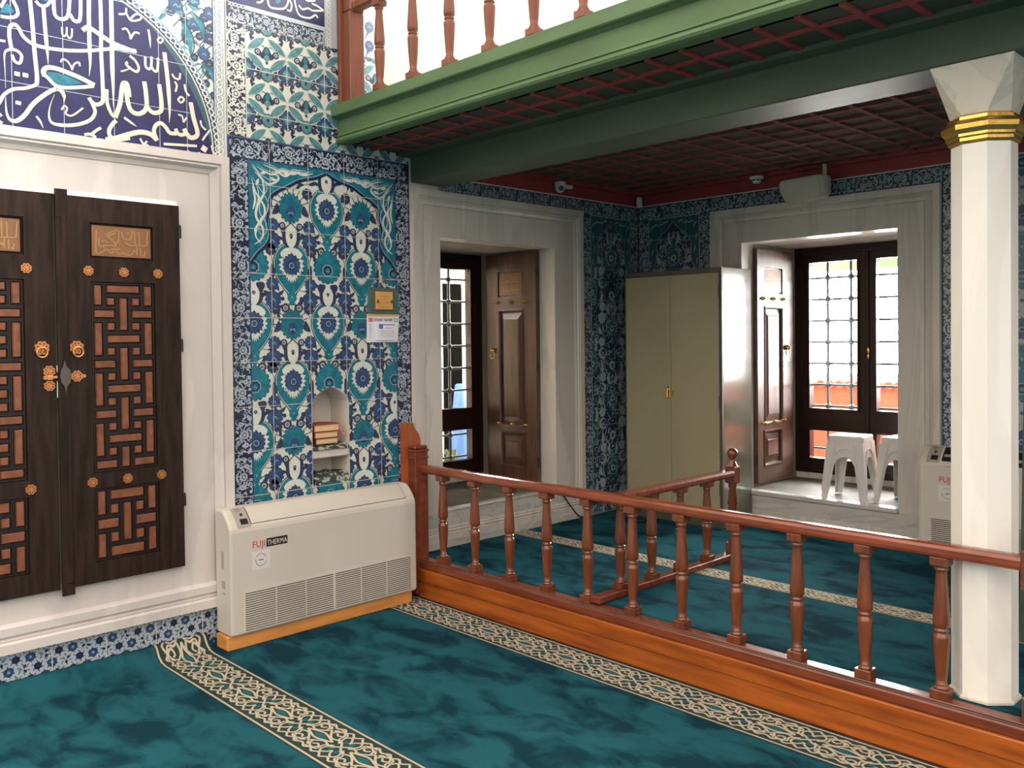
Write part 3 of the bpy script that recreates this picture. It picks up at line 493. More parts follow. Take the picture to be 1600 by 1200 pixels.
def chain_border(c, pts, w, g=(PW, N, SG)):
    """two-strand plait along a polyline of points"""
    c.at(); Ln = 0; acc = [0]
    for a, b in zip(pts, pts[1:]): Ln += math.hypot(b[0] - a[0], b[1] - a[1]); acc.append(Ln)
    def P_(d):
        for i in range(len(pts) - 1):
            if d <= acc[i + 1] or i == len(pts) - 2:
                t = (d - acc[i]) / (acc[i + 1] - acc[i]); a, b = pts[i], pts[i + 1]; l = acc[i + 1] - acc[i]
                return (a[0] + (b[0] - a[0]) * t, a[1] + (b[1] - a[1]) * t, (b[0] - a[0]) / l, (b[1] - a[1]) / l)
    n = max(2, round(Ln / (w * .95))); h = Ln / n
    for i in range(n):
        x, y, tx, ty = P_((i + .5) * h); c.at(x, y, 1, 1, math.atan2(ty, tx))
        c.stroke([(-h * .55, w * .28), (-h * .2, w * .34), (h * .2, -w * .3), (h * .55, -w * .3)], w * .30, g[1], 2, n=3); c.stroke([(-h * .55, w * .28), (-h * .2, w * .34), (h * .2, -w * .3), (h * .55, -w * .3)], w * .22, g[0], 3, n=3)
        c.stroke([(-h * .5, -w * .3), (-h * .32, -w * .34), (-h * .1, -w * .1)], w * .2, g[0], 2, n=3); c.stroke([(h * .1, w * .1), (h * .3, w * .34), (h * .5, w * .3)], w * .2, g[0], 2, n=3)
    c.at()
def grout(c, us, vs, u0, v0, u1, v1, w=.0035, L=13, m=GR):
    c.at()
    for u in us: c.rect(u - w / 2, v0, u + w / 2, v1, m, L)
    for v in vs: c.rect(u0, v - w / 2, u1, v + w / 2, m, L)
XA = lambda x=0.: dict(O=(x, 0, 0), U=(0, 1, 0), V=(0, 0, 1), Nn=(1, 0, 0))
XB = lambda y: dict(O=(0, y, 0), U=(1, 0, 0), V=(0, 0, 1), Nn=(0, -1, 0))
XF = lambda z: dict(O=(0, 0, z), U=(1, 0, 0), V=(0, 1, 0), Nn=(0, 0, 1))
def arange(a, b, s):
    o = []; x = a
    while x < b: o.append(round(x, 5)); x += s
    return o
# ------------------------------------------------------------------ the setting
D = 5.532          # far wall plane
PZ = .25           # raised platform
WT = .95           # wall thickness
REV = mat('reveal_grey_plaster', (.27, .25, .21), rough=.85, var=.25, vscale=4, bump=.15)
A2 = (3.312, 4.465, .500, 2.385)   # second window opening: y0, y1, z0, z1
B1 = (1.007, 2.214, .480, 2.410)   # far window opening: x0, x1, z0, z1
NI = (2.300, 2.566, .812, 1.400)   # wall niche
ny = (NI[0] + NI[1]) / 2
ARCH = [(NI[0], 1.262), (NI[0] + .006, 1.305), (NI[0] + .030, 1.345), (NI[0] + .070, 1.374), (ny, NI[3]), (NI[1] - .070, 1.374), (NI[1] - .030, 1.345), (NI[1] - .006, 1.305), (NI[1], 1.262)]

q = MB()
q.box(-WT, -7, -.1, 0, NI[0], 5)
q.box(-WT, NI[1], -.1, 0, A2[0], 5)
q.box(-WT, NI[0], -.1, -.21, NI[1], 5, 1)
q.box(-.21, NI[0], -.1, 0, NI[1], NI[2], 1)
q.prism([(NI[0], 5)] + ARCH + [(NI[1], 5)], 0, -.21, 0, 1)
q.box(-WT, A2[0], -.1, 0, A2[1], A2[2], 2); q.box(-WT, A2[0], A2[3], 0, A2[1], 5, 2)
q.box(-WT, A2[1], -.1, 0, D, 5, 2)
wallA = struct(q.build('wall_left', [PLASTER, PLASTERW, REV]), 'tiled side wall with two marble framed windows and a small niche')
q = MB()
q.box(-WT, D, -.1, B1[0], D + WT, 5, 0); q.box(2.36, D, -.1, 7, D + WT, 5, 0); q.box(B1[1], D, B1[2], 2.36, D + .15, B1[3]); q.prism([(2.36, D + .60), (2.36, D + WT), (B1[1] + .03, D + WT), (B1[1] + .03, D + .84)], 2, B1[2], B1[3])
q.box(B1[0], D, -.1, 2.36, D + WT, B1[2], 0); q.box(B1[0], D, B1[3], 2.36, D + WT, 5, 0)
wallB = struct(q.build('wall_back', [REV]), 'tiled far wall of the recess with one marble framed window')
q = MB(); q.box(0, -7, -.1, 9, 3.03, -.012); q.box(0, 3.03, -.1, 9, D, PZ - .012)
struct(q.build('floor', [STONE]))

# ---- marble window surrounds
def surround(name, fr, outer, inner, m, parent, hin=.012, label=None, hout=.045, sill=None):
    """mitred marble frame. fr(u, v, h) -> 3D; outer / inner = (u0, v0, u1, v1)"""
    prof = [(0, 0), (0, hout), (.045, hout), (.050, hout - .012), (.062, hout - .004), (.070, hout - .016), (.078, hin + .006), (.10, hin), (.104, hin - .006), (.108, hin)]
    rect = lambda d: (outer[0] + d, outer[1] + d, outer[2] - d, outer[3] - d)
    loops = []
    for d, h in prof:
        r = rect(d); loops.append([fr(r[0], r[1], h), fr(r[2], r[1], h), fr(r[2], r[3], h), fr(r[0], r[3], h)])
    loops.append([fr(inner[0], inner[1], hin), fr(inner[2], inner[1], hin), fr(inner[2], inner[3], hin), fr(inner[0], inner[3], hin)])
    loops.append([fr(inner[0], inner[1], -.15), fr(inner[2], inner[1], -.15), fr(inner[2], inner[3], -.15), fr(inner[0], inner[3], -.15)])
    q = MB(); q.loft(loops, cap=False)
    o = recalc(q.build(name, m, parent))
    return o
frA = lambda u, v, h: (h, u, v)
frB = lambda u, v, h: (u, D - h, v)
def win(n, loc, label):
    o = bpy.data.objects.new('window_%d' % n, None); COL.objects.link(o); o.location = loc; OFF[o] = tuple(loc); struct(o, label); return o
w1 = win(1, (0, .92, .2), 'marble framed window with closed dark shutters under the blue inscription')
w2 = win(2, (0, 3.9, .5), 'marble framed window with one open shutter right of the tile panel')
w3 = win(3, (1.6, D, .5), 'bright marble framed window on the far wall with white stools')
surround('marble_surround', frA, (.07, .216, 1.772, 2.712), (.335, .50, 1.455, 2.405), MARB, w1)
q = MB(); q.prism([(.012, 2.440), (.014, 2.440), (.034, 2.416), (.034, 2.411), (.012, 2.411)], 1, .26, 1.476); q.build('lintel_lit_edge', PLASTERW, w1)  # white chamfered strip added to show the lit marble edge as a bright line
# lower mouldings of the first surround
q = MB(); q.prism([(0, .216), (.052, .216), (.052, .262), (.030, .275), (.030, .288), (.044, .300), (.044, .338), (.020, .352), (0, .352)], 1, .07, 1.768); q.build('sill_moulding', MARB, w1)
surround('marble_surround', frA, (3.075, .30, 4.786, 2.695), (A2[0] + .004, A2[2] + .004, A2[1] - .004, A2[3] - .004), MARB2, w2, hout=.03)
surround('marble_surround', frB, (.738, .30, 2.492, 2.675), (B1[0] + .004, B1[2] + .004, B1[1] - .004, B1[3] - .004), MARB2, w3, hout=.03)
q = MB(); q.box(.0, 3.08, PZ - .03, .034, 4.78, .300); q.box(.0, 3.09, .300, .014, 4.77, A2[2] - .012, bev=.004); q.box(-.05, A2[0], A2[2] - .012, .022, A2[1], A2[2] + .008, bev=.006)
q.build('marble_sill', MARBV, w2)
q = MB(); q.box(.80, D - .040, PZ - .03, 2.44, D, .300, bev=.004); q.box(.79, D - .028, .300, 2.45, D, B1[2] - .022); q.box(B1[0] - .0, D - .045, B1[2] - .022, B1[1], D + .045, B1[2] + .012, bev=.006)
q.build('marble_sill', MARBV, w3)
bx('niche_floor', STONE, w2, -.89, A2[0] + .002, A2[2] - .01, -.05, A2[1] - .006, A2[2] + .006)
bx('niche_floor', STONE, w3, B1[0] + .006, D + .045, B1[2] - .01, B1[1] - .006, D + .152, B1[2] + .006)
bx('niche_floor', STONE, w3, B1[0] + .002, D + .152, B1[2] - .01, 2.358, D + .89, B1[2] + .006)
bx('stone_kerb', MARB2, w2, -.90, A2[0], A2[2], -.835, A2[1], A2[2] + .055, bev=.008)
bx('stone_kerb', MARB2, w3, B1[0], D + .835, B1[2], B1[1], D + .90, B1[2] + .055, bev=.008)
# ---- sashes
def sash(w, fr, u0, u1, z0, z1, zm0, zm1):
    """two-leaf dark window: outer frame, each leaf with a tall and a low pane"""
    uc = (u0 + u1) / 2
    def bar(name, a, b, c_, d, h0, h1, m=SASH):
        q = MB(); p = fr(a, c_, h0); p2 = fr(b, d, h1); q.box(*p, *p2, bev=.004); return q.build(name, m, w)
    def frame(name, cells, a, b, c_, d, h0, h1):
        q = MB()
        us = sorted({a, b} | {x for c in cells for x in (c[0], c[1])}); vs = sorted({c_, d} | {x for c in cells for x in (c[2], c[3])})
        for i in range(len(us) - 1):
            for j in range(len(vs) - 1):
                mu, mv = (us[i] + us[i + 1]) / 2, (vs[j] + vs[j + 1]) / 2
                if any(c[0] < mu < c[1] and c[2] < mv < c[3] for c in cells): continue
                q.box(*fr(us[i], vs[j], h0), *fr(us[i + 1], vs[j + 1], h1))
        for c in cells:   # stepped bead round each pane
            t = .012
            for e in ((c[0], c[0] + t, c[2], c[3]), (c[1] - t, c[1], c[2], c[3]), (c[0] + t, c[1] - t, c[2], c[2] + t), (c[0] + t, c[1] - t, c[3] - t, c[3])):
                q.box(*fr(e[0], e[2], h0 - .012), *fr(e[1], e[3], h1 + .02))
        return q.build(name, SASH, w)
    frame('window_frame', [(u0 + .05, u1 - .05, z0 + .05, z1 - .05)], u0, u1, z0, z1, -.90, -.835)
    for k in (0, 1):
        a, b = (u0 + .05, uc + .0) if k == 0 else (uc, u1 - .05)
        l, r = (a + .072, b - .066) if k == 0 else (a + .066, b - .072)
        f = frame('casement', [(l, r, z0 + .115, zm0), (l, r, zm1, z1 - .115)], a + .001, b - .001, z0 + .05, z1 - .05, -.885, -.845)
        for v in ((z0 + .115, zm0), (zm1, z1 - .115)):
            g = MB(); g.box(*fr(l, v[0], -.868), *fr(r, v[1], -.864)); g.build('pane', GLASS, w)
    bar('meeting_bead', uc - .016, uc + .016, z0 + .06, z1 - .06, -.845, -.83)
    q = MB(); p = fr(uc + .012, 1.56, -.828)
    q.sphere(p, .016, sq=(1, 1, 1.8)); q.sphere((p[0], p[1], p[2] - .05), .012, sq=(1, 1, 2.2)); q.build('latch', BRASSY, w)
sash(w2, frA, A2[0], A2[1], A2[2] + .055, A2[3], .945, 1.10)
sash(w3, frB, B1[0], B1[1] + .03, B1[2] + .055, B1[3], .905, 1.065)
# ---- iron grilles
def grille(fr, u0, u1, z0, z1, us, zs, loc, label):
    t = thing('iron_grille', loc, label, 'window grille')
    H = -.927
    for u in us: 
        q = MB(); q.tube([fr(u, z0 - .055, H), fr(u, z1 - .003, H)], .011, 8); [q.sphere(fr(u, z, H), .025, 10, 6) for z in zs]; q.sphere(fr(u, z0 - .05, H), .028, 10, 6, sq=(1, 1, .5)); q.build('upright_bar', IRON, t)
    for z in zs:
        q = MB(); q.tube([fr(u0 + .002, z, H), fr(u1 - .002, z, H)], .009, 8)
        q.build('cross_bar', IRON, t)
grille(frA, A2[0], A2[1], A2[2] + .06, A2[3], [4.178 - .205 * k for k in range(5)], [.70 + .185 * k for k in range(9)], (-.927, 3.9, .50), 'iron grille with knotted bars outside the window near the shutter with brass knobs')
grille(frB, B1[0], B1[1], B1[2] + .06, B1[3], [1.056 + .199 * k for k in range(6)], [.735 + .178 * k for k in range(9)], (1.6, D + .927, .48), 'iron grille with knotted bars outside the bright window behind the stools')

# ---- painted tiles on the side wall
c = Cv(**XA(.002), cells=[(1.911, .06, NI[0], 2.722), (NI[1], .06, 2.939, 2.722), (NI[0], .06, NI[1], NI[2])] + [])
for i in range(len(ARCH) - 1):
    for k in range(2):
        a, b = ARCH[i], ARCH[i + 1]; t0, t1 = k / 2, (k + 1) / 2
        y0, y1 = a[0] + (b[0] - a[0]) * t0, a[0] + (b[0] - a[0]) * t1; z_ = max(a[1] + (b[1] - a[1]) * t0, a[1] + (b[1] - a[1]) * t1)
        if y1 - y0 > 1e-4: c.cells.append((y0, z_, y1, 2.722))
c.base(W)
iznik_field(c, 2.424, 2.472, .248, .3455, range(-2, 3), range(0, 7))
# ogee arch with turquoise spandrels at the head of the panel
OG = [(2.424, 2.702), (2.349, 2.668), (2.294, 2.655), (2.228, 2.635), (2.163, 2.597), (2.089, 2.559), (2.041, 2.516), (2.027, 2.44), (2.013, 2.365), (2.034, 2.292), (2.005, 2.234), (1.954, 2.189), (1.905, 2.120)]
c.at()
for k in (0, 1):
    mx = (lambda p: (p[0], p[1])) if k == 0 else (lambda p: (2 * 2.425 - p[0], p[1]))
    og = crom(OG, 3)
    for a, b in zip(og, og[1:]): c.poly([mx(p) for p in ((a[0], 2.73), a, b, (b[0], 2.73))] if False else [mx(p) for p in (a, b, (1.90 if b[0] < 2.02 else b[0], b[1] if b[0] < 2.02 else 2.73), (1.90 if a[0] < 2.02 else a[0], a[1] if a[0] < 2.02 else 2.73))], T, 13)
    c.poly([mx(p) for p in ((1.905, 2.73), (2.045, 2.73), (2.045, 2.50), (2.0, 2.30), (1.905, 2.30))], T, 13)
    c.stroke([mx(p) for p in OG], .016, N, 14, n=3); c.stroke([mx((p[0] - .006, p[1] + .010)) for p in OG], .005, LB, 15, n=3)
    for pts, w_ in ((((1.925, 2.70), (1.99, 2.62), (2.0, 2.54), (1.96, 2.47), (1.95, 2.40), (1.99, 2.34), (1.985, 2.28), (1.935, 2.24)), .010), (((1.925, 2.62), (1.95, 2.54), (2.0, 2.47), (2.0, 2.41), (1.955, 2.35), (1.945, 2.29), (1.98, 2.25)), .009),
                    (((1.96, 2.69), (2.05, 2.655), (2.12, 2.685), (2.19, 2.675), (2.24, 2.69), (2.30, 2.685)), .010), (((2.0, 2.705), (2.07, 2.69), (2.14, 2.655), (2.20, 2.69), (2.26, 2.675), (2.33, 2.695)), .008),
                    (((1.945, 2.66), (2.02, 2.60), (2.07, 2.61), (2.10, 2.64), (2.05, 2.67)), .008), (((1.93, 2.58), (1.945, 2.50), (1.93, 2.44)), .009)):
        c.stroke([mx(p) for p in pts], w_ * 1.5, W, 15, 2, 4); c.stroke([(mx(p)[0] + (.022 if p[1] < 2.6 else 0) * (1 if mx(p)[0] < 2.42 else -1), mx(p)[1] + (.014 if p[1] > 2.6 else .03)) for p in pts[::-1]], .007, PW, 15, 2, 4)
    for x, y, a in ((2.0, 2.66, .3), (1.96, 2.60, 1.2), (2.06, 2.63, -.4), (1.97, 2.50, 1.5), (1.98, 2.38, 1.4), (2.15, 2.67, .1), (1.945, 2.32, 1.6), (2.27, 2.68, 0.)):
        x, y = mx((x, y)); c.leaf((x - .02 * math.cos(a), y - .02 * math.sin(a)), (x + .025 * math.cos(a), y + .025 * math.sin(a)), .018, W, 16)
grout(c, [2.041, 2.296, 2.551, 2.806], arange(.28, 2.7, .2565), 1.911, .06, 2.939, 2.722, L=17)
pan = c.done('tile_panel', wallA); pan['label'] = 'tall tile panel of turquoise medallions and blue flowers on white'
c = Cv(**XA(.002), cells=[(1.783, .06, 1.911, 2.846), (2.939, .06, 3.062, 2.846), (1.911, 2.722, 2.939, 2.846)])
c.base(N)
for a, b, sd in (((1.853, .06), (1.853, 2.72), 1), ((3.000, .06), (3.000, 2.72), 2), ((1.79, 2.784), (3.05, 2.784), 3)): scroll_border(c, a, b, .112, (N, 10, N), seed=sd)
c.at(); c.rect(1.902, .06, 1.911, 2.722, C, 6); c.rect(2.939, .06, 2.948, 2.722, C, 6); c.rect(1.902, 2.722, 2.948, 2.729, C, 6); c.rect(1.783, .06, 1.792, 2.846, C, 6); c.rect(1.783, 2.838, 3.062, 2.846, C, 6)
grout(c, [], arange(.28, 2.7, .2565), 1.783, .06, 1.911, 2.72, .003, 7); grout(c, [], arange(.28, 2.7, .2565), 2.939, .06, 3.062, 2.72, .003, 7); grout(c, arange(2.04, 2.94, .256), [], 1.783, 2.722, 3.062, 2.846, .003, 7)
c.done('tile_border', wallA)['label'] = 'dark blue border with white scrolling flowers around the tall panel'

# upper wall: leaf lattice field, dark scroll border, top band and inscription cartouche
c = Cv(**XA(.002), cells=[(1.905, 2.849, 3.06, 3.485)]); c.base(W)
for i in range(-1, 5):
    for j in range(-1, 4):
        x, y = 2.164 + i * .256, 3.349 - j * .2635
        c.at()
        for sx in (-1, 1):
            c.leaf((x + sx * .006, y - .008), (x + sx * .114, y - .094), .046, SG, 6, edge=(W, .005)); c.leaf((x + sx * .006, y + .010), (x + sx * .116, y + .092), .046, SG, 6, edge=(W, .005))
            c.leaf((x + sx * .075, y + .02), (x + sx * .104, y - .03), .022, N, 4); c.leaf((x + sx * .03, y - .06), (x + sx * .055, y - .095), .022, P, 4); c.leaf((x + sx * .05, y + .15), (x + sx * .09, y + .165), .02, N, 4); c.leaf((x + sx * .03, y + .05), (x + sx * .05, y + .085), .022, N, 4); c.flower(x + sx * .1, y - .12, .017, 6, N, 4)
            c.stroke([(x, y - .16), (x + sx * .04, y - .14), (x + sx * .075, y - .135), (x + sx * .11, y - .15)], .005, N, 3, n=3)
            c.stroke([(x + sx * .02, y - .02), (x + sx * .1, y - .082)], .004, T, 6, n=2); c.stroke([(x + sx * .02, y + .02), (x + sx * .1, y + .074)], .004, T, 6, n=2)
            c.stroke([(x + sx * .122, y + .02), (x + sx * .105, y + .045), (x + sx * .07, y + .03)], .004, N, 3, n=3); eye(c, x + sx * .07, y + .005, .021)
            c.leaf((x + sx * .075, y - .12), (x + sx * .070, y - .065), .018, N, 4); rosette(c, x + sx * .075, y - .135, .018, 6, 7, 4); c.leaf((x + sx * .02, y - .165), (x + sx * .045, y - .205), .018, N, 4)
            c.stroke([(x + sx * .085, y + .11), (x + sx * .06, y + .13), (x + sx * .04, y + .10)], .004, N, 3, n=3); c.flower(x + sx * .036, y + .105, .014, 6, 6, 4)
        c.flower(x, y - .095, .058, 13, N, 4); c.flower(x, y - .095, .053, 13, C, 5); c.flower(x, y - .095, .028, 8, SG, 6); c.flower(x, y - .095, .010, 6, LB, 7)
        X, Y = x + .128, y - .119
        c.flower(X, Y, .042, 11, N, 7); c.flower(X, Y, .038, 11, SG, 8); c.ell(X, Y, .010, N, 9, n=8)
        c.poly(crom([(X, Y + .165), (X + .03, Y + .125), (X + .022, Y + .095), (X, Y + .085), (X - .022, Y + .095), (X - .03, Y + .125)], 3, True), N, 4); c.poly(crom([(X, Y + .16), (X + .016, Y + .13), (X, Y + .11), (X - .016, Y + .13)], 3, True), T, 5); c.flower(X, Y + .098, .018, 7, SG, 6); c.ell(X, Y + .07, .009, N, 5, n=8)
grout(c, [2.164, 2.420, 2.676, 2.932], [2.99, 3.245], 1.905, 2.849, 3.06, 3.485, .004, 9, W)
c.done('tile_panel', wallA)['label'] = 'white tile field with a lattice of turquoise leaves under the gallery'
c = Cv(**XA(.002), cells=[(1.783, 2.849, 1.903, 3.60), (1.903, 3.487, 2.428, 3.60)]); c.base(N)
scroll_border(c, (1.843, 2.852), (1.843, 3.48), .118, (N, W, N), .155, seed=6); scroll_border(c, (1.80, 3.530), (2.428, 3.530), .085, (C, PW, N), .16, seed=8)
c.at(); c.rect(1.900, 3.483, 2.43, 3.489, W, 7); c.rect(1.783, 2.849, 1.788, 3.60, W, 7); c.rect(1.898, 2.849, 1.903, 3.49, W, 7)
grout(c, [2.157, 2.42], [3.3], 1.783, 2.849, 2.43, 3.6, .003, 8); c.rect(1.903, 3.575, 2.43, 3.60, PW, 6)
chain_border(c, [(1.80, 3.588), (2.43, 3.588)], .024, (W, N, N))
c.done('tile_border', wallA)['label'] = 'dense dark scroll border tiles beside the leaf lattice'
c = Cv(**XA(.002), cells=[(1.80, 3.60, 2.44, 3.95)]); c.base(DC)
c.at()
for w_, tp, pts in CAL[-7:]: c.stroke(pts, w_, W, 4, tp, 5)
for f in CALF[-1:]: c.poly(f[1], T, 3)
c.done('inscription_tile', wallA)['label'] = 'cobalt cartouche with white lettering at the top edge'
c = Cv(**XA(.003), cells=[(2.430, 3.475, 2.486, 3.95), (2.49, 3.44, 3.06, 3.95)]); c.base(PW); c.at(); chain_border(c, [(2.458, 3.48), (2.458, 3.95)], .036, (W, N, N))
for k in range(6): rosette(c, 2.56 + .1 * (k % 3), 3.56 + .12 * (k // 3), .032, C); wisp(c, 2.54 + .1 * (k % 3), 3.50 + .12 * (k // 3), 1, .6, 1, T)
c.rect(2.49, 3.44, 3.06, 3.475, CR, 7); c.done('tile_border', wallA)['label'] = 'plaited border strip and flowered tiles beside the gallery post'

# tympanum with the large inscription, spandrel, plaited borders
TC, TZ, TR = .912, 2.722, .782
c = Cv(**XA(.002), cells=[(-.05, 2.700, 1.776, 3.95)]); c.base(W)
arcp = lambda r, a0=0., a1=PI, n=40: [(TC + r * math.cos(a0 + (a1 - a0) * i / n), TZ + r * math.sin(a0 + (a1 - a0) * i / n)) for i in range(n + 1)]
rr = random.Random(5)
for (x, y, s) in ((1.47, 3.46, .7), (1.545, 3.43, .6), (1.63, 3.36, .6), (1.66, 3.47, .7), (1.69, 3.42, .6), (1.60, 3.24, .6), (1.68, 3.22, .7), (1.53, 3.56, .8), (1.60, 3.42, 1), (1.69, 3.36, .9), (1.655, 3.27, 1), (1.50, 3.50, 1.1), (1.69, 3.50, 1), (1.60, 3.55, 1), (1.44, 3.58, 1), (1.69, 3.17, .8), (1.705, 3.05, .6), (1.56, 3.33, .8), (1.665, 3.11, .6)):
    rosette(c, x, y, .036 * s, 6 if s < 1 else C, 10, 4)
    a = rr.uniform(0, 6); wisp(c, x + .05 * math.cos(a), y + .05 * math.sin(a), 1, a, 1.0 * s, T); wisp(c, x - .05 * math.cos(a), y - .05 * math.sin(a), -1, a + .6, .8 * s, SG)
    c.at(); c.stroke([(x - .06, y - .05), (x - .02, y), (x + .05, y + .06)], .005, N, 3, n=3)
for pts in (((1.52, 3.45), (1.58, 3.38), (1.60, 3.30), (1.58, 3.24)), ((1.60, 3.48), (1.66, 3.43), (1.66, 3.33)), ((1.64, 3.22), (1.70, 3.24), (1.71, 3.12)), ((1.42, 3.55), (1.50, 3.56), (1.55, 3.45))):
    c.leaf(pts[0], pts[-1], .034, T, 5, bend=.02); c.stroke(pts, .006, N, 6, n=4)
c.at()
P_ = arcp(TR + .058); c.poly(P_, LB, 7); c.poly(arcp(TR + .048), C, 8); c.poly(arcp(TR + .008), CR, 9)
for i in range(40): pass
c3 = Cv(**XA(.0062), cells=[(-.05, 2.70, 1.776, 3.95)]); chain_border(c3, arcp(TR + .031, 0, PI, 40), .036, (W, N, N))
c.mb.add(c3.mb.v, c3.mb.f); c.mb.m[-len(c3.mb.m):] = c3.mb.m
cc = Cv(**XA(.0062), cells=[(-.05, 2.700, 1.776, 3.95)]); cc.at()
cc.poly(arcp(TR - .0), ST, 0); cc.poly([(TC + (TR - .006) * math.cos(a) - (.022 if .15 < a < 1.0 else 0) * math.sin(a * 3.2), TZ + (TR - .006) * math.sin(a) - (.022 if .15 < a < 1.0 else 0) * math.sin(a * 3.2)) for a in [PI * i / 40 for i in range(41)]], DC, 1)
for w_, tp, pts in CAL[:-7]: cc.stroke(pts, w_, CR, 5, tp, 5)
for cf, pts in CALF[:-1]: cc.poly(pts, T, 4)
grout(cc, [.695, .925, 1.165, 1.40, 1.55], [2.93, 3.185, 3.44], .13, 2.716, 1.58, 3.5, .003, 3, PW)
c.at(); c.rect(1.706, 2.70, 1.776, 3.95, PW, 7); c.rect(1.706, 2.70, 1.710, 3.95, N, 8); c.rect(1.770, 2.70, 1.776, 3.95, W, 8)
cc2 = Cv(**XA(.0055), cells=[(1.70, 2.71, 1.78, 3.95)]); chain_border(cc2, [(1.741, 2.71), (1.741, 3.95)], .044, (W, N, N))
c.mb.add(cc2.mb.v, cc2.mb.f); c.mb.m[-len(cc2.mb.m):] = cc2.mb.m
c.done('tile_panel', wallA)['label'] = 'white flowered spandrel tiles with plaited borders around the arch'
cc.done('inscription_tile', wallA)['label'] = 'arched cobalt tile panel with large cream Arabic lettering'
# skirting tiles
c = Cv(**XA(.003), cells=[(-1.5, 0, 1.70, .218)]); c.base(PW)
rs = random.Random(12)
for i in range(-46, 6):
    for j in range(5):
        x, y = 1.46 + .0641 * (i + .5 * (j % 2)), .012 + .052 * j; k = (i * 2 + j) % 3
        c.at()
        for a in range(6):
            t_ = PI * a / 3 + .5; c.stroke([(x + .016 * math.cos(t_), y + .016 * math.sin(t_)), (x + .03 * math.cos(t_ + .25), y + .03 * math.sin(t_ + .25))], .004, N, 2, n=2)
        if k == 0:
            c.flower(x, y, .0235, 9, N, 3); c.flower(x, y, .019, 9, C, 4); c.ell(x, y, .007, LB, 5, n=8)
        elif k == 1:
            c.flower(x, y, .019, 7, N, 3); c.ell(x, y, .006, 6, 4, n=8)
        else:
            t_ = rs.uniform(0, 6.28)
            for e in (0, 2.1, 4.2): c.leaf((x + .003 * math.cos(t_ + e), y + .003 * math.sin(t_ + e)), (x + .024 * math.cos(t_ + e), y + .024 * math.sin(t_ + e)), .013, N if e else SG, 3)
for i in range(-12, 2): c.at(); c.ell(1.46 + .2565 * i + .128, .212, .032, T, 4, ry=.018)
grout(c, [1.46 + .2565 * i + .128 for i in range(-7, 3)], [], -1.5, 0, 1.7, .218, .004, 7, W)
c.done('tile_skirting', wallA)['label'] = 'low strip of white tiles with navy flowers under the shuttered window'
# recess tiles
PALD = (SL, ST, DS, ST, SL)
def recess_panel(X, u0, u1, z1, parent, label, bd=.115, seed=0, topb=True):
    c = Cv(**X, cells=[(u0, PZ, u1, z1)]); c.base(DS)
    ui0, ui1, zt = u0 + bd, u1 - bd, z1 - bd
    scroll_border(c, (u0 + bd / 2, PZ), (u0 + bd / 2, z1 - bd), bd * .92, (DS, SL, N), seed=seed); scroll_border(c, (u1 - bd / 2, PZ), (u1 - bd / 2, z1 - bd), bd * .92, (DS, SL, N), seed=seed + 1); scroll_border(c, (u0, z1 - bd / 2), (u1, z1 - bd / 2), bd * .92, (DS, SL, N), seed=seed + 2)
    c.at()
    for a in ((ui0 - .004, PZ, ui0 + .004, zt), (ui1 - .004, PZ, ui1 + .004, zt), (ui0, zt - .004, ui1, zt + .004)): c.rect(*a, SL, 4)
    d = Cv(**X, cells=[(ui0 + .005, PZ, ui1 - .005, zt - .005)]); d.O = d.O + d.Nn * .0002
    um = (ui0 + ui1) / 2; hw = (ui1 - ui0) / 2
    iznik_field(d, um, zt - .34, hw * .98, .29, range(-1, 2), range(0, 8), PALD, SL)
    rq = random.Random(seed + 9)
    for _ in range(int((ui1 - ui0) * (zt - PZ) / .0022)):
        d.at(rq.uniform(ui0, ui1), rq.uniform(PZ, zt), 1, 1, rq.uniform(0, 6.28)); d.stroke([(-.026, -.008), (-.012, .012), (.007, .013), (.019, .001), (.012, -.010)], .0058, SL, 9, 1, 3)
    d.at()
    og = [(um, zt - .03), (um - hw * .25, zt - .10), (um - hw * .5, zt - .14), (um - hw * .68, zt - .22), (um - hw * .72, zt - .36), (um - hw * .98, zt - .48)]
    for k in (0, 1):
        f = (lambda p: p) if k == 0 else (lambda p: (2 * um - p[0], p[1]))
        d.poly([f(p) for p in og] + [f((ui0, zt - .48)), f((ui0, zt))] + [f((um, zt))], ST, 12); d.stroke([f(p) for p in og], .014, N, 13, n=4); d.stroke([f(p) for p in og], .005, SL, 14, n=4)
        for (x, y, a) in ((.86, .08, .8), (.7, .06, .2), (.5, .06, .1), (.9, .18, 1.4), (.84, .28, 1.3), (.92, .38, 1.5), (.3, .045, .2)): 
            p = f((um - hw * x, zt - y)); d.stroke([(p[0] - .03 * math.cos(a), p[1] - .03 * math.sin(a)), (p[0], p[1] + .012), (p[0] + .03 * math.cos(a), p[1] + .03 * math.sin(a))], .010, SL, 14, 2, 4)
    grout(d, [um - hw * .5, um + hw * .5], arange(PZ + .2, zt, .2565), ui0, PZ, ui1, zt, .003, 15, SL)
    c.mb.add(d.mb.v, d.mb.f); c.mb.m[-len(d.mb.m):] = d.mb.m
    c.done('tile_panel', parent)['label'] = label
recess_panel(XA(.002), 4.790, 5.530, 2.790, wallA, 'dark blue arched tile panel left of the corner')
recess_panel(XB(D - .002), .003, .736, 2.790, wallB, 'dark blue arched tile panel behind the cabinet', seed=20)
c = Cv(**XA(.002), cells=[(3.345, 2.700, 4.786, 2.790)]); c.base(DS); scroll_border(c, (3.345, 2.745), (4.786, 2.745), .088, (DS, SL, N), .18, seed=31); grout(c, [3.42, 3.76, 4.10, 4.44], [], 3.34, 2.7, 4.79, 2.79, .004, 7, SL); c.done('tile_border', wallA)['label'] = 'blue scroll tiles above the window with the open shutter'
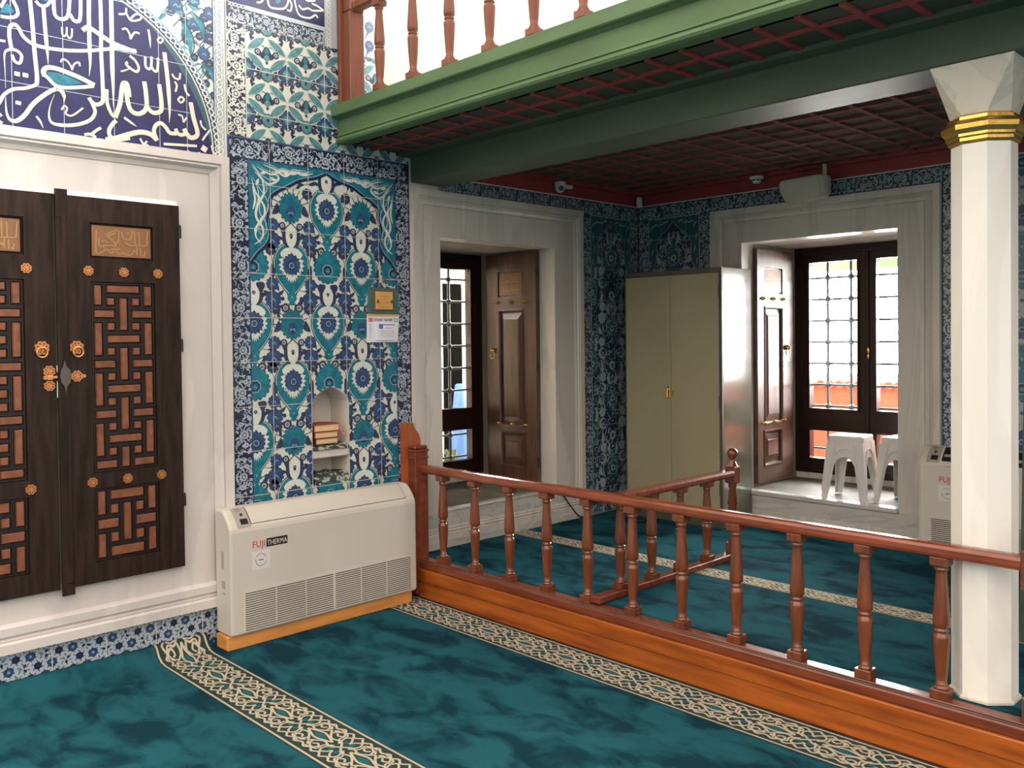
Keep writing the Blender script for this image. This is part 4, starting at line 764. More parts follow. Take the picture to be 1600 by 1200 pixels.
c = Cv(**XB(D - .002), cells=[(.738, 2.680, 2.612, 2.790), (2.496, PZ, 2.612, 2.68)]); c.base(DS); scroll_border(c, (.738, 2.735), (2.50, 2.735), .104, (DS, SL, N), .2, seed=32); scroll_border(c, (2.554, PZ), (2.554, 2.79), .108, (DS, PW, N), .2, seed=33); grout(c, [1.0, 1.28, 1.56, 1.84, 2.12, 2.496], [], .74, 2.68, 2.5, 2.79, .004, 7, SL); c.done('tile_border', wallB)['label'] = 'blue scroll tiles above and right of the bright window'
c = Cv(**XB(D - .002), cells=[(2.616, PZ, 4.2, 2.790)]); c.base(SL); iznik_field(c, 2.97, 2.40, .26, .35, range(-2, 6), range(-1, 7), (N, SL, T, C, LB)); grout(c, arange(2.616, 4.2, .256), arange(.5, 2.8, .2565), 2.616, PZ, 4.2, 2.79, .003, 14, LB); c.done('tile_panel', wallB)['label'] = 'turquoise medallion tiles behind the marble column'
# ---- carpets
def stripe(c, u0, u1, v0, v1, L=1):
    """arabesque border: cream interlace between two cream lines"""
    c.at(); c.rect(u0, v0, u1, v1, 1, L); h = (v1 - v0); m = (v0 + v1) / 2
    for v in (v0 + .012, v1 - .012): c.rect(u0, v - .005, u1, v + .005, 2, L + 1)
    per = h * 1.12; n = int((u1 - u0) / per) + 1
    for i in range(n):
        x = u0 + (i + .5) * per
        for k in (-1, 1):
            f = lambda a, b: (x + a * per, m + k * b * h)
            w_ = .0105
            # central palmette, lobes and linking vines
            c.stroke([f(-.5, .0), f(-.36, .10), f(-.2, .06), f(-.06, .15), f(0, .20), f(.06, .15), f(.2, .06), f(.36, .10), f(.5, .0)], w_, 2, L + 2, 0, 4)
            c.stroke([f(-.30, .0), f(-.17, .045), f(0, .09), f(.17, .045), f(.30, .0)], w_, 2, L + 2, 0, 4)
            c.poly(crom([f(-.15, .0), f(0, .06), f(.15, .0)], 4), 3, L + 1)
            c.stroke([f(-.5, .38), f(-.40, .30), f(-.30, .36), f(-.20, .30), f(-.12, .36), f(0, .30), f(.12, .36), f(.20, .30), f(.30, .36), f(.40, .30), f(.5, .38)], w_, 2, L + 2, 0, 4)
            for q_ in (-1, 1):
                g = lambda a, b: f(q_ * a, b)
                c.stroke([g(.06, .15), g(.10, .24), g(.20, .29), g(.26, .22), g(.19, .17), g(.13, .22)], w_ * .95, 2, L + 2, 0, 4)
                c.stroke([g(.36, .10), g(.33, .19), g(.38, .27), g(.46, .22), g(.5, .14)], w_ * .95, 2, L + 2, 0, 4)
                c.stroke([g(.20, .30), g(.30, .26), g(.28, .14), g(.40, .04)], w_ * .9, 2, L + 2, 0, 4)
                c.poly(crom([g(.38, .12), g(.43, .18), g(.48, .12), g(.43, .06)], 3, True), 3, L + 1)
                c.leaf(g(.02, .22), g(.12, .28), .016, 2, L + 2)
                c.poly(crom([g(.08, .31), g(.14, .34), g(.2, .33), g(.14, .30)], 3, True), 2, L + 2)
CM = [CARP, CSTR, CLIN, CTEA]
# hall carpet: flat field that lifts a little against the skirting tiles
prof = [(.010, .075), (.022, .078), (.045, .066), (.075, .026), (.11, .006), (.16, .0)]
def hallz(x):
    if x >= prof[-1][0]: return 0.
    for a, b in zip(prof, prof[1:]):
        if x <= b[0]: return a[1] + (b[1] - a[1]) * max(0, (x - a[0])) / (b[0] - a[0])
q = MB(); ys = [-6.9 + .25 * i for i in range(34)] + [1.60]
vs = []; fs = []
for y in ys:
    for x, z in prof: vs.append((x, y, z ))
npf = len(prof)
for i in range(len(ys) - 1):
    for k in range(npf - 1): fs.append((i * npf + k, i * npf + k + 1, (i + 1) * npf + k + 1, (i + 1) * npf + k))
q.add(vs, fs, 0, True)
q.add([(.16, -6.9, 0), (8.9, -6.9, 0), (8.9, 2.99, 0), (.16, 2.99, 0)], [(0, 1, 2, 3)])
q.add([(.010, 1.60, 0), (.16, 1.60, 0), (.16, 2.99, 0), (.010, 2.99, 0)], [(0, 1, 2, 3)])
c = Cv(**XF(.0008), cells=[(a, 1.29, b, 1.60) for a, b in ((.006, .022), (.022, .045), (.045, .06), (.06, .075), (.075, .0925), (.0925, .11), (.11, .16), (.16, 5.2))] + [(.0, 2.71, 5.2, 2.99)], eps=.0005)
stripe(c, -.02, 4.8, 1.304, 1.591); stripe(c, -.1, 4.8, 2.718, 2.988)
vv = [(v[0], v[1], v[2] + (hallz(v[0]) if v[1] < 1.7 else 0)) for v in c.mb.v]
q.add(vv, c.mb.f); q.m[-len(c.mb.m):] = c.mb.m
tag(q.build('carpet', CM), 'teal mottled carpet with cream arabesque bands in the lower hall', 'carpet')
q = MB(); q.box(.036, 3.10, PZ - .012, 8.9, D - .042, PZ)
c = Cv(**XF(PZ + .0008), cells=[(.04, 3.90, 5, 4.13)], eps=.0005); stripe(c, .04, 4.2, 3.93, 4.10)
q.add(c.mb.v, c.mb.f); q.m[-len(c.mb.m):] = c.mb.m
tag(q.build('carpet', CM), 'teal carpet with one narrow cream band on the raised platform', 'carpet')
# platform riser boards
t = thing('platform_riser', (0, 3.0, 0), 'two orange pine boards along the front of the raised platform', 'step boards')
bx('upper_board', BOARD, t, .126, 2.998, .104, 7, 3.028, .186, bev=.004)
bx('lower_board', BOARD, t, .126, 3.006, .0, 7, 3.029, .104, bev=.003)
# ------------------------------------------------------------------ shutters
def holed(q, P, u0, u1, v0, v1, h0, h1, cells, mi=0):
    """slab u0..u1 x v0..v1 between heights h0..h1 with rectangular holes"""
    us = sorted({u0, u1} | {x for c in cells for x in (c[0], c[1])}); vs = sorted({v0, v1} | {x for c in cells for x in (c[2], c[3])})
    for j in range(len(vs) - 1):
        run = None
        for i in range(len(us) - 1):
            mu, mv = (us[i] + us[i + 1]) / 2, (vs[j] + vs[j + 1]) / 2
            inside = any(c[0] < mu < c[1] and c[2] < mv < c[3] for c in cells)
            if not inside and run is None: run = us[i]
            if inside and run is not None: q.box(*P(run, vs[j], h0), *P(us[i], vs[j + 1], h1), mi); run = None
        if run is not None: q.box(*P(run, vs[j], h0), *P(us[-1], vs[j + 1], h1), mi)
def pflower(q, P, u, v, r, n, h0, h1, mi=0, dep=.2):
    pts = []
    for i in range(n * 4):
        a = 2 * PI * i / (n * 4); f = 1 - dep * (1 - abs(math.sin(PI * i / 4)) ** .7); pts.append((u + r * f * math.cos(a), v + r * f * math.sin(a)))
    q.loft([[P(a, b, h0) for a, b in pts], [P(u + (a - u) * .94, v + (b - v) * .94, h1) for a, b in pts]], mi)
def stud_rosette(P, u, v, r, h, name, parent):
    q = MB(); pflower(q, P, u, v, r, 8, h, h + .006)
    for i in range(8):
        a = 2 * PI * (i + .5) / 8
        pflower(q, P, u + r * .60 * math.cos(a), v + r * .60 * math.sin(a), r * .20, 4, h + .006, h + .0062, 1)
    for i in range(4): 
        a = 2 * PI * i / 4 + .4; pflower(q, P, u + r * .3 * math.cos(a), v + r * .3 * math.sin(a), r * .12, 4, h + .006, h + .0063, 1)
    pflower(q, P, u, v, r * .2, 6, h + .006, h + .011)
    return recalc(q.build(name, [BRASS, BRASSD], parent))
def ring_pts(P, u, v, h, r, n=18, tilt=0.): return [P(u + r * math.cos(2 * PI * i / n), v + r * math.sin(2 * PI * i / n), h + tilt * math.sin(2 * PI * i / n)) for i in range(n + 1)]
def relief_text(q, P, u0, u1, v0, v1, h, seed, mi):
    """two lines of joined strokes with uprights, dots and bowls"""
    r = random.Random(seed); wd, ht = u1 - u0, v1 - v0; t = .0034
    cv = Cv((0, 0, 0), (1, 0, 0), (0, 1, 0), (0, 0, 1), cells=[(u0, v0, u1, v1)])
    for row in (0, 1):
        b = v0 + ht * (.16 + .46 * row); x = u0 + wd * .05
        while x < u1 - wd * .08:
            k = r.random(); s_ = wd * r.uniform(.07, .12)
            if k < .4: cv.stroke([(x, b + ht * .40), (x + .002, b + ht * .2), (x + .001, b)], t, 0, 0, 0, 3)
            elif k < .7: cv.stroke([(x - s_ * .4, b + ht * .12), (x, b), (x + s_, b), (x + s_ * 1.1, b + ht * .16)], t, 0, 0, 0, 4)
            else: cv.stroke([(x, b + ht * .2), (x + s_ * .5, b + ht * .26), (x + s_ * .6, b + ht * .1), (x - s_ * .2, b - ht * .04), (x + s_ * 1.2, b)], t, 0, 0, 0, 4)
            if r.random() < .4: cv.ell(x + s_ * .5, b + ht * .34, .0028, 0, 0, n=6)
            x += s_ * 1.02
        cv.stroke([(u0 + wd * .05, b), (u0 + wd * .3, b - .002), (u0 + wd * .6, b + .002), (u1 - wd * .05, b)], t * .8, 0, 0, 0, 4)
    for f in cv.mb.f:
        pts = [cv.mb.v[i] for i in f]; q.add([P(p[0], p[1], h) for p in pts], [tuple(range(len(pts)))], mi)
def lattice(q, P, u0, u1, v0, v1, rows, h0, h1):
    """basket-weave of pearwood blocks, five columns wide, between black beads"""
    pu = (u1 - u0) / 5; pv = (v1 - v0) / rows; g = .0135
    L_ = []
    for r in range(rows):
        m = r % 4
        if m == 0: L_.append((1, 3, r, r))
        if m in (1, 3): L_ += [(1, 1, r, r), (3, 3, r, r)]
        if m == 2: L_ += [(0, 1, r, r), (3, 4, r, r)]
    for r in range(-1, rows, 4):
        for cc in (0, 4): L_.append((cc, cc, max(0, r), min(rows - 1, r + 2)))
    for r in range(1, rows, 4): L_.append((2, 2, r, min(rows - 1, r + 2)))
    for (a, b, r0, r1) in L_:
        if r0 > r1: continue
        x0, x1 = u0 + a * pu, u0 + (b + 1) * pu; y1, y0 = v1 - r0 * pv, v1 - (r1 + 1) * pv
        for d, hh, mi in ((.0012, h0 + .0045, 1), (.0075, h0 + .001, 1)):
            pass
        # bead frame round the block, then the chamfered block
        o = (x0 + .0010, y0 + .0010, x1 - .0010, y1 - .0010); i_ = (x0 + .0065, y0 + .0065, x1 - .0065, y1 - .0065); k = (x0 + g, y0 + g, x1 - g, y1 - g); t = (k[0] + .004, k[1] + .004, k[2] - .004, k[3] - .004)
        R_ = lambda z, h: [P(z[0], z[1], h), P(z[2], z[1], h), P(z[2], z[3], h), P(z[0], z[3], h)]
        q.loft([R_(o, h0), R_(o, h0 + .007), R_(i_, h0 + .007), R_(i_, h0 + .001)], 1, cap=False)
        q.loft([R_(k, h0), R_(k, h0 + .004), R_(t, h1), ], 0)
def plaque_text(q, h, du):
    cv = Cv((h, 0, 0), (0, 1, 0), (0, 0, 1), (1, 0, 0), cells=[(-1, 1, 3, 4)])
    for s_ in PLQ: cv.stroke([(p[0] + du, p[1]) for p in s_], .0058, 1, 0, 0, 4)
    q.add(cv.mb.v, cv.mb.f, 1)
def closed_leaf(u0, u1, sgn, label):
    """closed shutter leaf; sgn = +1 right leaf, -1 mirrored left leaf"""
    ax = .869
    P = lambda u, v, h: (h, u if sgn > 0 else 2 * ax - u, v)
    t = thing('window_shutter', (.012, (u0 + u1) / 2 if sgn > 0 else 2 * ax - (u0 + u1) / 2, .47), label, 'shutter', 'closed carved shutters')
    z0, z1 = .475, 2.412
    f1, f2, f3 = (1.018, 1.336, 2.108, 2.288), (1.020, 1.342, 1.028, 1.992), (1.020, 1.346, .578, .948)
    q = MB(); holed(q, P, u0, u1, z0, z1, .030, .046, [f1, f2, f3]); q.box(*P(u0, z0, .013), *P(u1, z1, .030)); recalc(q.build('panel', DARKW, t))
    for nm, f, rows in (('upper_lattice_inlay', f2, 15), ('lower_lattice_inlay', f3, 5)):
        q = MB(); lattice(q, P, f[0] + .004, f[1] - .004, f[2] + .004, f[3] - .004, rows, .030, .0425); recalc(q.build(nm, [INLAY, BEAD], t))
    q = MB(); q.box(*P(f1[0] + .014, f1[2] + .014, .030), *P(f1[1] - .010, f1[3] - .012, .039)); plaque_text(q, .0402, 0 if sgn > 0 else -.616)
    recalc(q.build('inscription_plaque', [CARVED, CARVEL], t))
    for v in (2.044, .984):
        for u in (1.010, 1.183, 1.358): stud_rosette(P, u, v, .0265, .046, 'stud', t)
    k = stud_rosette(P, .948, 1.662, .036, .046, 'ring_pull', t)
    q = MB(); q.tube(ring_pts(P, .951, 1.640, .062, .024), .0045, 7); q.tube([P(.950, 1.664, .05), P(.950, 1.664, .064)], .006, 7); recalc(q.build('ring', BRASS, k))
    if sgn > 0:
        e = stud_rosette(P, .946, 1.520, .030, .046, 'escutcheon', t)
        for du, dv in ((.034, 0), (-.034, 0)): 
            q = MB(); pflower(q, P, .946 + du, 1.520 + dv, .010, 4, .046, .051); recalc(q.build('finial', BRASS, e))
        q = MB(); q.box(*P(.880, .50, .0462), *P(.858, 2.30, .060)); q.box(*P(.858, .443, .0462), *P(.914, .50, .062)); q.box(*P(.858, 2.30, .0462), *P(.914, 2.437, .062))
        q.box(*P(.880, .50, .0462), *P(.908, 2.30, .066), bev=.006); recalc(q.build('astragal', DARKW, t))
        q = MB(); pts = [(.884, 1.60), (.893, 1.570), (.910, 1.550), (.914, 1.520), (.908, 1.49), (.895, 1.475), (.888, 1.44), (.881, 1.475), (.868, 1.49), (.862, 1.520), (.866, 1.55), (.876, 1.57)]
        q.loft([[P(a, b, .066) for a, b in pts], [P(a, b, .071) for a, b in pts]]); recalc(q.build('latch_plate', STEEL, t))
        for v in (2.27, 1.66, .83):
            q = MB(); q.lathe([(.009, v - .03), (.009, v + .03)], .045, 1.481, 10); q.sphere((.045, 1.481, v + .034), .008); q.build('hinge', BEAD, t)
    else:
        l = None
        for v, r in ((1.548, .030), (1.478, .028)):
            s_ = stud_rosette(P, .918, v, r, .046, 'lock_plate', t)
        q = MB(); q.box(*P(.930, 1.505, .046), *P(.904, 1.528, .062), bev=.003); q.box(*P(.925, 1.512, .052), *P(.8825, 1.524, .060), bev=.002); pflower(q, P, .936, 1.518, .012, 6, .046, .055); recalc(q.build('lock_bolt', BRASS, t))
        for a, b in ((1.545, 1.576), (1.418, 1.498)):
            q = MB(); q.tube([P(.8835, a, .052), P(.8835, b, .052)], .0028, 6); q.build('bolt_rod', WHITEP, t)
    return t
closed_leaf(.886, 1.478, 1, 'closed dark shutter leaf nearer the tile panel, fully in view')
closed_leaf(.886, 1.478, -1, 'closed dark shutter leaf at the left edge, partly out of frame')

def open_leaf(P, w, loc, label, a0):
    """folded-open shutter leaf with plain raised panels; a = distance from the hinge"""
    t = thing('window_shutter', loc, label, 'shutter'); z0, z1 = .515, 2.372; H = .040
    f1 = (a0 + .010, a0 + .300, 2.02, 2.228); f2 = (a0 + .020, a0 + .285, .985, 1.905); f3 = (a0 + .005, a0 + .272, .650, .915); f4 = (a0 + .04, a0 + .26, 2.265, 2.33)
    q = MB(); holed(q, P, 0, w, z0, z1, .022, H, [f1, f2, f3]); q.box(*P(0, z0, .004), *P(w, z1, .022)); recalc(q.build('panel', DARKW2, t))
    for nm, f, d in (('tall_raised_panel', f2, .045), ('low_raised_panel', f3, .05)):
        q = MB(); R_ = lambda e, h: [P(f[0] + e, f[2] + e * 1.3, h), P(f[1] - e, f[2] + e * 1.3, h), P(f[1] - e, f[3] - e * 1.3, h), P(f[0] + e, f[3] - e * 1.3, h)]
        q.loft([R_(.010, .022), R_(.012, .024), R_(d, .036), R_(d + .006, .040)]); recalc(q.build(nm, DARKW2, t))
        q = MB(); q.loft([R_(-.012, H), R_(-.012, H + .006), R_(-.002, H + .008), R_(.006, H - .004), R_(.006, .022)], cap=False); recalc(q.build('panel_moulding', DARKW2, t))
    q = MB(); R_ = lambda e, h: [P(f1[0] + e, f1[2] + e, h), P(f1[1] - e, f1[2] + e, h), P(f1[1] - e, f1[3] - e, h), P(f1[0] + e, f1[3] - e, h)]
    q.loft([R_(.014, .022), R_(.014, .034)]); relief_text(q, P, f1[0] + .03, f1[1] - .03, f1[2] + .03, f1[3] - .03, .0355, 9, 1); recalc(q.build('inscription_plaque', [CARVED, CARVEL], t))
    for v in (1.980, .992):
        for u in (a0 - .017, a0 + .140, a0 + .297):
            q = MB(); c0 = P(u, v, H); c1 = P(u, v, H + .022); q.sphere(P(u, v, H + .013), .0125, 10, 7); q.tube([c0, c1], lambda s_: .017 - .009 * s_, 10); q.sphere(P(u, v, H + .024), .006, 8, 6); q.build('stud', BRASSY, t)
    q = MB(); u = min(w - .05, a0 + .352); q.sphere(P(u, 1.585, H + .012), .022, 12, 8); q.tube(ring_pts(P, u, 1.545, H + .018, .028), .004, 7); q.sphere(P(u, 1.585, H + .030), .012, 10, 6); recalc(q.build('ring_pull', BRASSY, t))
    for v in (2.2, 1.45, .7):
        q = MB(); p = P(-.004, v, .03); q.lathe([(.009, v - .04), (.009, v + .04)], p[0], p[1], 10); q.build('hinge', BEAD, t)
open_leaf(lambda a, v, h: (-.155 - a, A2[1] - .004 - h, v), .575, (-.155, A2[1], .515), 'open polished shutter with brass knobs beside the left window of the recess', .135)
open_leaf(lambda a, v, h: (B1[0] + .004 + h, D + .155 + a, v), .56, (B1[0], D + .155, .515), 'open shutter folded against the reveal next to the metal cabinet', .095)

# ------------------------------------------------------------------ floor-standing air conditioners
def aircon(loc, rz, opened, label, z0, base):
    t = thing('air_conditioner', loc, label, 'air conditioner'); ox, oy = loc[0], loc[1]; Wd = 1.265; dp = .175; zt = z0 + .682
    X = lambda d: ox + d; Y = lambda a: oy + a; 
    curve = [(dp, z0 + .565), (dp - .004, z0 + .585), (dp - .022, z0 + .615), (dp - .060, z0 + .655), (dp - .085, z0 + .675), (dp - .103, zt)]
    prof = [(0, z0), (dp - .012, z0), (dp, z0 + .012)] + curve + [(0, zt)]
    q = MB()
    e = .014
    def sec(y, ins):
        cx, cz = dp / 2, z0 + .34; return [(X(cx + (p[0] - cx) * (1 - ins)), Y(y), cz + (p[1] - cz) * (1 - ins * .4)) for p in prof]
    q.loft([sec(0, .08), sec(.004, .03), sec(e, 0), sec(Wd - e, 0), sec(Wd - .004, .03), sec(Wd, .08)]); recalc(q.build('body', ACCREAM, t))
    def skin(a0, a1, s0, s1, off, name, m, par, n=6):
        """panel lying on the curved upper face between curve parameters s0..s1"""
        def cp(s):
            k = s * (len(curve) - 1); i = min(int(k), len(curve) - 2); f = k - i; a, b = curve[i], curve[i + 1]; return (a[0] + (b[0] - a[0]) * f, a[1] + (b[1] - a[1]) * f, b[0] - a[0], b[1] - a[1])
        q = MB(); L0 = []; L1 = []
        for i in range(n + 1):
            x, z, dx, dz = cp(s0 + (s1 - s0) * i / n); l = math.hypot(dx, dz); nx, nz = dz / l, -dx / l
            L0.append((X(x + nx * off), z + nz * off)); L1.append((X(x - nx * .01), z - nz * .01))
        q.prism(L0 + L1[::-1], 1, Y(a0), Y(a1)); return recalc(q.build(name, m, par))
    if opened:
        skin(.14, Wd - .09, .30, .95, .002, 'outlet_opening', BLACK, t); 
        for k in range(4): skin(.15 + .28 * k, .40 + .28 * k, .45, .52, .006, 'louvre', ACGREY, t)
        skin(.14, Wd - .09, .06, .22, .014, 'louvre_flap', ACCREAM, t)
    else:
        g = skin(.128, Wd - .072, .30, 1.0, .0012, 'flap_gap', SLOT, t); skin(.132, Wd - .076, .315, .985, .003, 'outlet_flap', ACCREAM, t)
    cpn = skin(.048, .126, .22, .92, .0035, 'control_panel', ACGREY, t)
    skin(.072, .114, .32, .47, .005, 'display', BLACK, cpn, 2); skin(.084, .098, .54, .60, .005, 'receiver_eye', BLACK, cpn, 2)
    for s_ in (.70, .78, .86): skin(.066, .096, s_, s_ + .015, .0045, 'print_line', CABD, cpn, 1)
    # grille of slats
    g0, g1, zz0, zz1 = .078, Wd - .048, z0 + .022, z0 + .235
    q = MB(); q.box(X(dp - .004), Y(g0 - .006), zz0 - .006, X(dp + .0012), Y(g1 + .006), zz1 + .012); gp = q.build('grille_plate', ACCREAM, t)
    q = MB(); q.box(X(dp), Y(g0), zz0, X(dp + .0016), Y(g1), zz1, 0); 
    n = 17; hgt = (zz1 - zz0) / n
    for i in range(n): q.box(X(dp), Y(g0), zz0 + i * hgt + hgt * .44, X(dp + .0055), Y(g1), zz0 + (i + 1) * hgt - hgt * .02, 1)
    for i in range(7): 
        a = g0 + (g1 - g0) * i / 6; w_ = .014 if i == 3 else .005; q.box(X(dp), Y(a - w_ / 2), zz0, X(dp + .0065), Y(a + w_ / 2), zz1, 1)
    q.build('grille', [SLOT, ACCREAM], t)
    # maker's badge and round sticker
    M = Matrix(((0, 0, 1, X(dp + .0006)), (1, 0, 0, Y(.128)), (0, 1, 0, z0 + .468), (0, 0, 0, 1)))
    bd = text_mesh('badge_lettering', 'FUJI', .052, M, REDI, t, sx=.92)
    q = MB(); q.box(X(dp), Y(.214), z0 + .462, X(dp + .0008), Y(.345), z0 + .508); pl = q.build('badge_plate', BLACK, t)
    M = Matrix(((0, 0, 1, X(dp + .0012)), (1, 0, 0, Y(.218)), (0, 1, 0, z0 + .470), (0, 0, 0, 1))); text_mesh('badge_lettering', 'THERMA', .040, M, WHITEP, pl, sx=.80)
    q = MB(); q.box(X(dp), Y(.124), z0 + .345, X(dp + .0006), Y(.236), z0 + .448); st = q.build('sticker', WHITEP, t)
    q = MB(); f = lambda u, v, h: (X(dp + h), Y(u), z0 + v)
    for a0, a1 in ((.4, 2.6), (3.0, 5.9)): q.tube([f(.180 + .032 * math.cos(a0 + (a1 - a0) * i / 12), .397 + .034 * math.sin(a0 + (a1 - a0) * i / 12), .0006) for i in range(13)], .0014, 5)
    q.box(X(dp), Y(.166), z0 + .394, X(dp + .0012), Y(.194), z0 + .399); q.build('printed_ring', STEEL, st)
    # details of the left end
    q = MB(); q.box(X(.070), Y(-.002), z0 + .36, X(.098), Y(.003), z0 + .46, bev=.002); q.build('side_catch', ACGREY, t)
    q = MB(); q.box(X(.070), Y(-.001), z0 + .255, X(.110), Y(.003), z0 + .297); q.box(X(.078), Y(-.001), z0 + .222, X(.104), Y(.003), z0 + .235); q.build('side_labels', ACGREY, t)
    if base:
        bx('wooden_base', PINE, t, X(.02), Y(-.012), .001, X(dp - .026), Y(Wd - .02), z0, bev=.004)
    t.rotation_euler = (0, 0, rz)
    return t
aircon((.046, 1.651, 0), 0, False, 'cream floor standing air conditioner on a pine base under the tile panel', .078, True)
aircon((2.425, D - .046, PZ), -PI / 2, True, 'cream air conditioner with open top half hidden by the marble column', PZ + .02, False)
for y0, y1 in ((.15, .22), (1.05, 1.12)):
    pass

# ------------------------------------------------------------------ railings
def baluster(x, y, z0, z1, parent, name='baluster', s=1., blk=.034, m=None):
    H = z1 - z0; q = MB(); b = blk * s; k = .062 * H
    q.box(x - b, y - b, z0, x + b, y + b, z0 + k * 1.1, bev=.003); q.box(x - b, y - b, z1 - k, x + b, y + b, z1, bev=.003)
    f = lambda r, t: (r * s, z0 + H * t)
    q.lathe([f(.026, .066), f(.030, .075), f(.030, .082), f(.022, .092), f(.0235, .098), f(.0235, .104), f(.020, .112), f(.0225, .16), f(.028, .30), f(.0315, .42), f(.031, .448), f(.024, .462), f(.024, .470), f(.0285, .476), f(.0285, .487), f(.022, .494), f(.022, .500), f(.030, .512), f(.032, .54), f(.0305, .60), f(.025, .76), f(.0205, .885), f(.0205, .895), f(.0265, .905), f(.0265, .918), f(.021, .926), f(.028, .940)], x, y, 18)
    return q.build(name, m or TURN, parent)
BZ = .244; HZ = .806
t = thing('wooden_railing', (1.9, 3.06, .184), 'long reddish wooden railing along the edge of the platform in front of the column', 'railing')
q = MB(); q.box(.125, 3.012, .1865, 6.9, 3.0995, .232, bev=.006); q.box(.125, 3.03, .232, 6.9, 3.092, BZ, bev=.004); q.build('base_rail', BASEW, t)
q = MB(); pr_ = [(3.036, .810), (3.042, .806), (3.098, .806), (3.104, .810), (3.108, .822), (3.108, .842), (3.100, .853), (3.085, .858), (3.055, .858), (3.040, .853), (3.032, .842), (3.032, .822)]
q.prism(pr_, 0, .124, 3.70, smooth=False); q.build('handrail', RAILW, t)
for k in range(11): baluster(.308 + .3066 * k, 3.068, BZ, HZ, t)
q = MB(); q.box(.046, 2.990, .012, .124, 3.098, .945, bev=.005); q.box(.046, 2.986, .945, .130, 3.102, .962, bev=.003); q.box(.046, 2.990, .962, .124, 3.098, .985, bev=.008); q.box(.046, 2.986, .90, .129, 3.102, .912, bev=.002); q.build('newel_post', BASEW, t)
q = MB(); q.prism([(2.955, .0), (2.955, 1.138), (3.040, 1.130), (3.044, 1.105), (3.060, 1.082), (3.082, 1.060), (3.095, 1.030), (3.098, 1.0), (3.098, .0)], 0, .0125, .046); q.build('wall_plate', POSTW, t)
x = 3.705
q = MB(); q.box(x - .036, 3.03, BZ, x + .036, 3.104, .34, bev=.004); q.box(x - .04, 3.026, .74, x + .04, 3.108, .885, bev=.006)
q.lathe([(.030, .34), (.022, .36), (.034, .52), (.024, .55), (.034, .58), (.022, .70), (.030, .74)], x, 3.068, 18); q.lathe([(.03, .885), (.022, .90), (.028, .915), (.036, .94), (.03, .97), (.004, .985)], x, 3.068, 18)
q.build('turned_post', TURN, t)
t = thing('wooden_railing', (1.6, 3.8, PZ), 'short railing running from the long one toward the metal cabinet, with a ball topped post', 'railing')
bx('base_rail', BASEW, t, 1.568, 3.045, PZ + .001, 1.635, 4.46, PZ + .040, bev=.005)
q = MB(); q.prism([(1.568, .778), (1.632, .778), (1.640, .790), (1.640, .808), (1.630, .822), (1.570, .822), (1.560, .808), (1.560, .790)], 1, 3.1085, 4.385); q.build('handrail', RAILW, t)
for y in (3.270, 3.556, 3.842, 4.125): baluster(1.6, y, PZ + .04, .778, t)
q = MB(); x, y = 1.6, 4.42
q.box(x - .034, y - .034, PZ + .04, x + .034, y + .034, PZ + .10, bev=.004); q.box(x - .036, y - .036, .735, x + .036, y + .036, .845, bev=.006)
q.lathe([(.028, .35), (.032, .36), (.02, .38), (.032, .53), (.023, .56), (.029, .57), (.023, .585), (.033, .60), (.021, .70), (.028, .715), (.028, .735)], x, y, 18); q.lathe([(.034, .845), (.024, .868), (.016, .885), (.018, .892), (.030, .905), (.036, .925), (.032, .945), (.018, .958), (.002, .961)], x, y, 18)
q.build('turned_post', TURN, t)

# ------------------------------------------------------------------ column
cx, cy = 3.484, 3.217
t = thing('marble_column', (cx, cy, PZ), 'white octagonal marble column with a gilded collar behind the long railing', 'column')
r8 = PI / 8
q = MB(); q.lathe([(.119, PZ - .02), (.119, .9), (.117, 2.43)], cx, cy, 8, smooth=False, rot=r8); q.build('shaft', marble('marble_column', (.82, .785, .72), (.77, .735, .67), scale=(1, 1, .4), vs=1.6), t)
q = MB(); q.lathe([(.130, PZ), (.130, PZ + .010), (.122, PZ + .018)], cx, cy, 8, smooth=False, rot=r8); q.build('base', MARB2, t)
q = MB(); q.lathe([(.119, 2.418), (.130, 2.428), (.130, 2.440), (.137, 2.446), (.137, 2.456), (.152, 2.472), (.154, 2.490), (.142, 2.505), (.131, 2.510), (.131, 2.522), (.122, 2.530)], cx, cy, 8, smooth=False, rot=r8); q.build('collar', GOLD, t)
q = MB(); a = .133; lo = [(cx + .120 * math.cos(r8 + 2 * PI * i / 8), cy + .120 * math.sin(r8 + 2 * PI * i / 8), 2.528) for i in range(8)]
hw = .150; mid = []; top = []
for i in range(8):
    u, v = math.cos(r8 + 2 * PI * i / 8), math.sin(r8 + 2 * PI * i / 8); s_ = hw / max(abs(u), abs(v))
    cu, cv_ = math.copysign(hw, u), math.copysign(hw, v)
    top.append((cx + cu * (1 if abs(u) > 0 else 1) - (math.copysign(.001, u) if abs(u) < abs(v) else 0), cy + cv_ - (math.copysign(.001, v) if abs(v) < abs(u) else 0), 2.7235))
q.loft([lo, top]); recalc(q.build('capital', marble('marble_capital', (.62, .575, .48), (.52, .475, .39), vs=5), t))

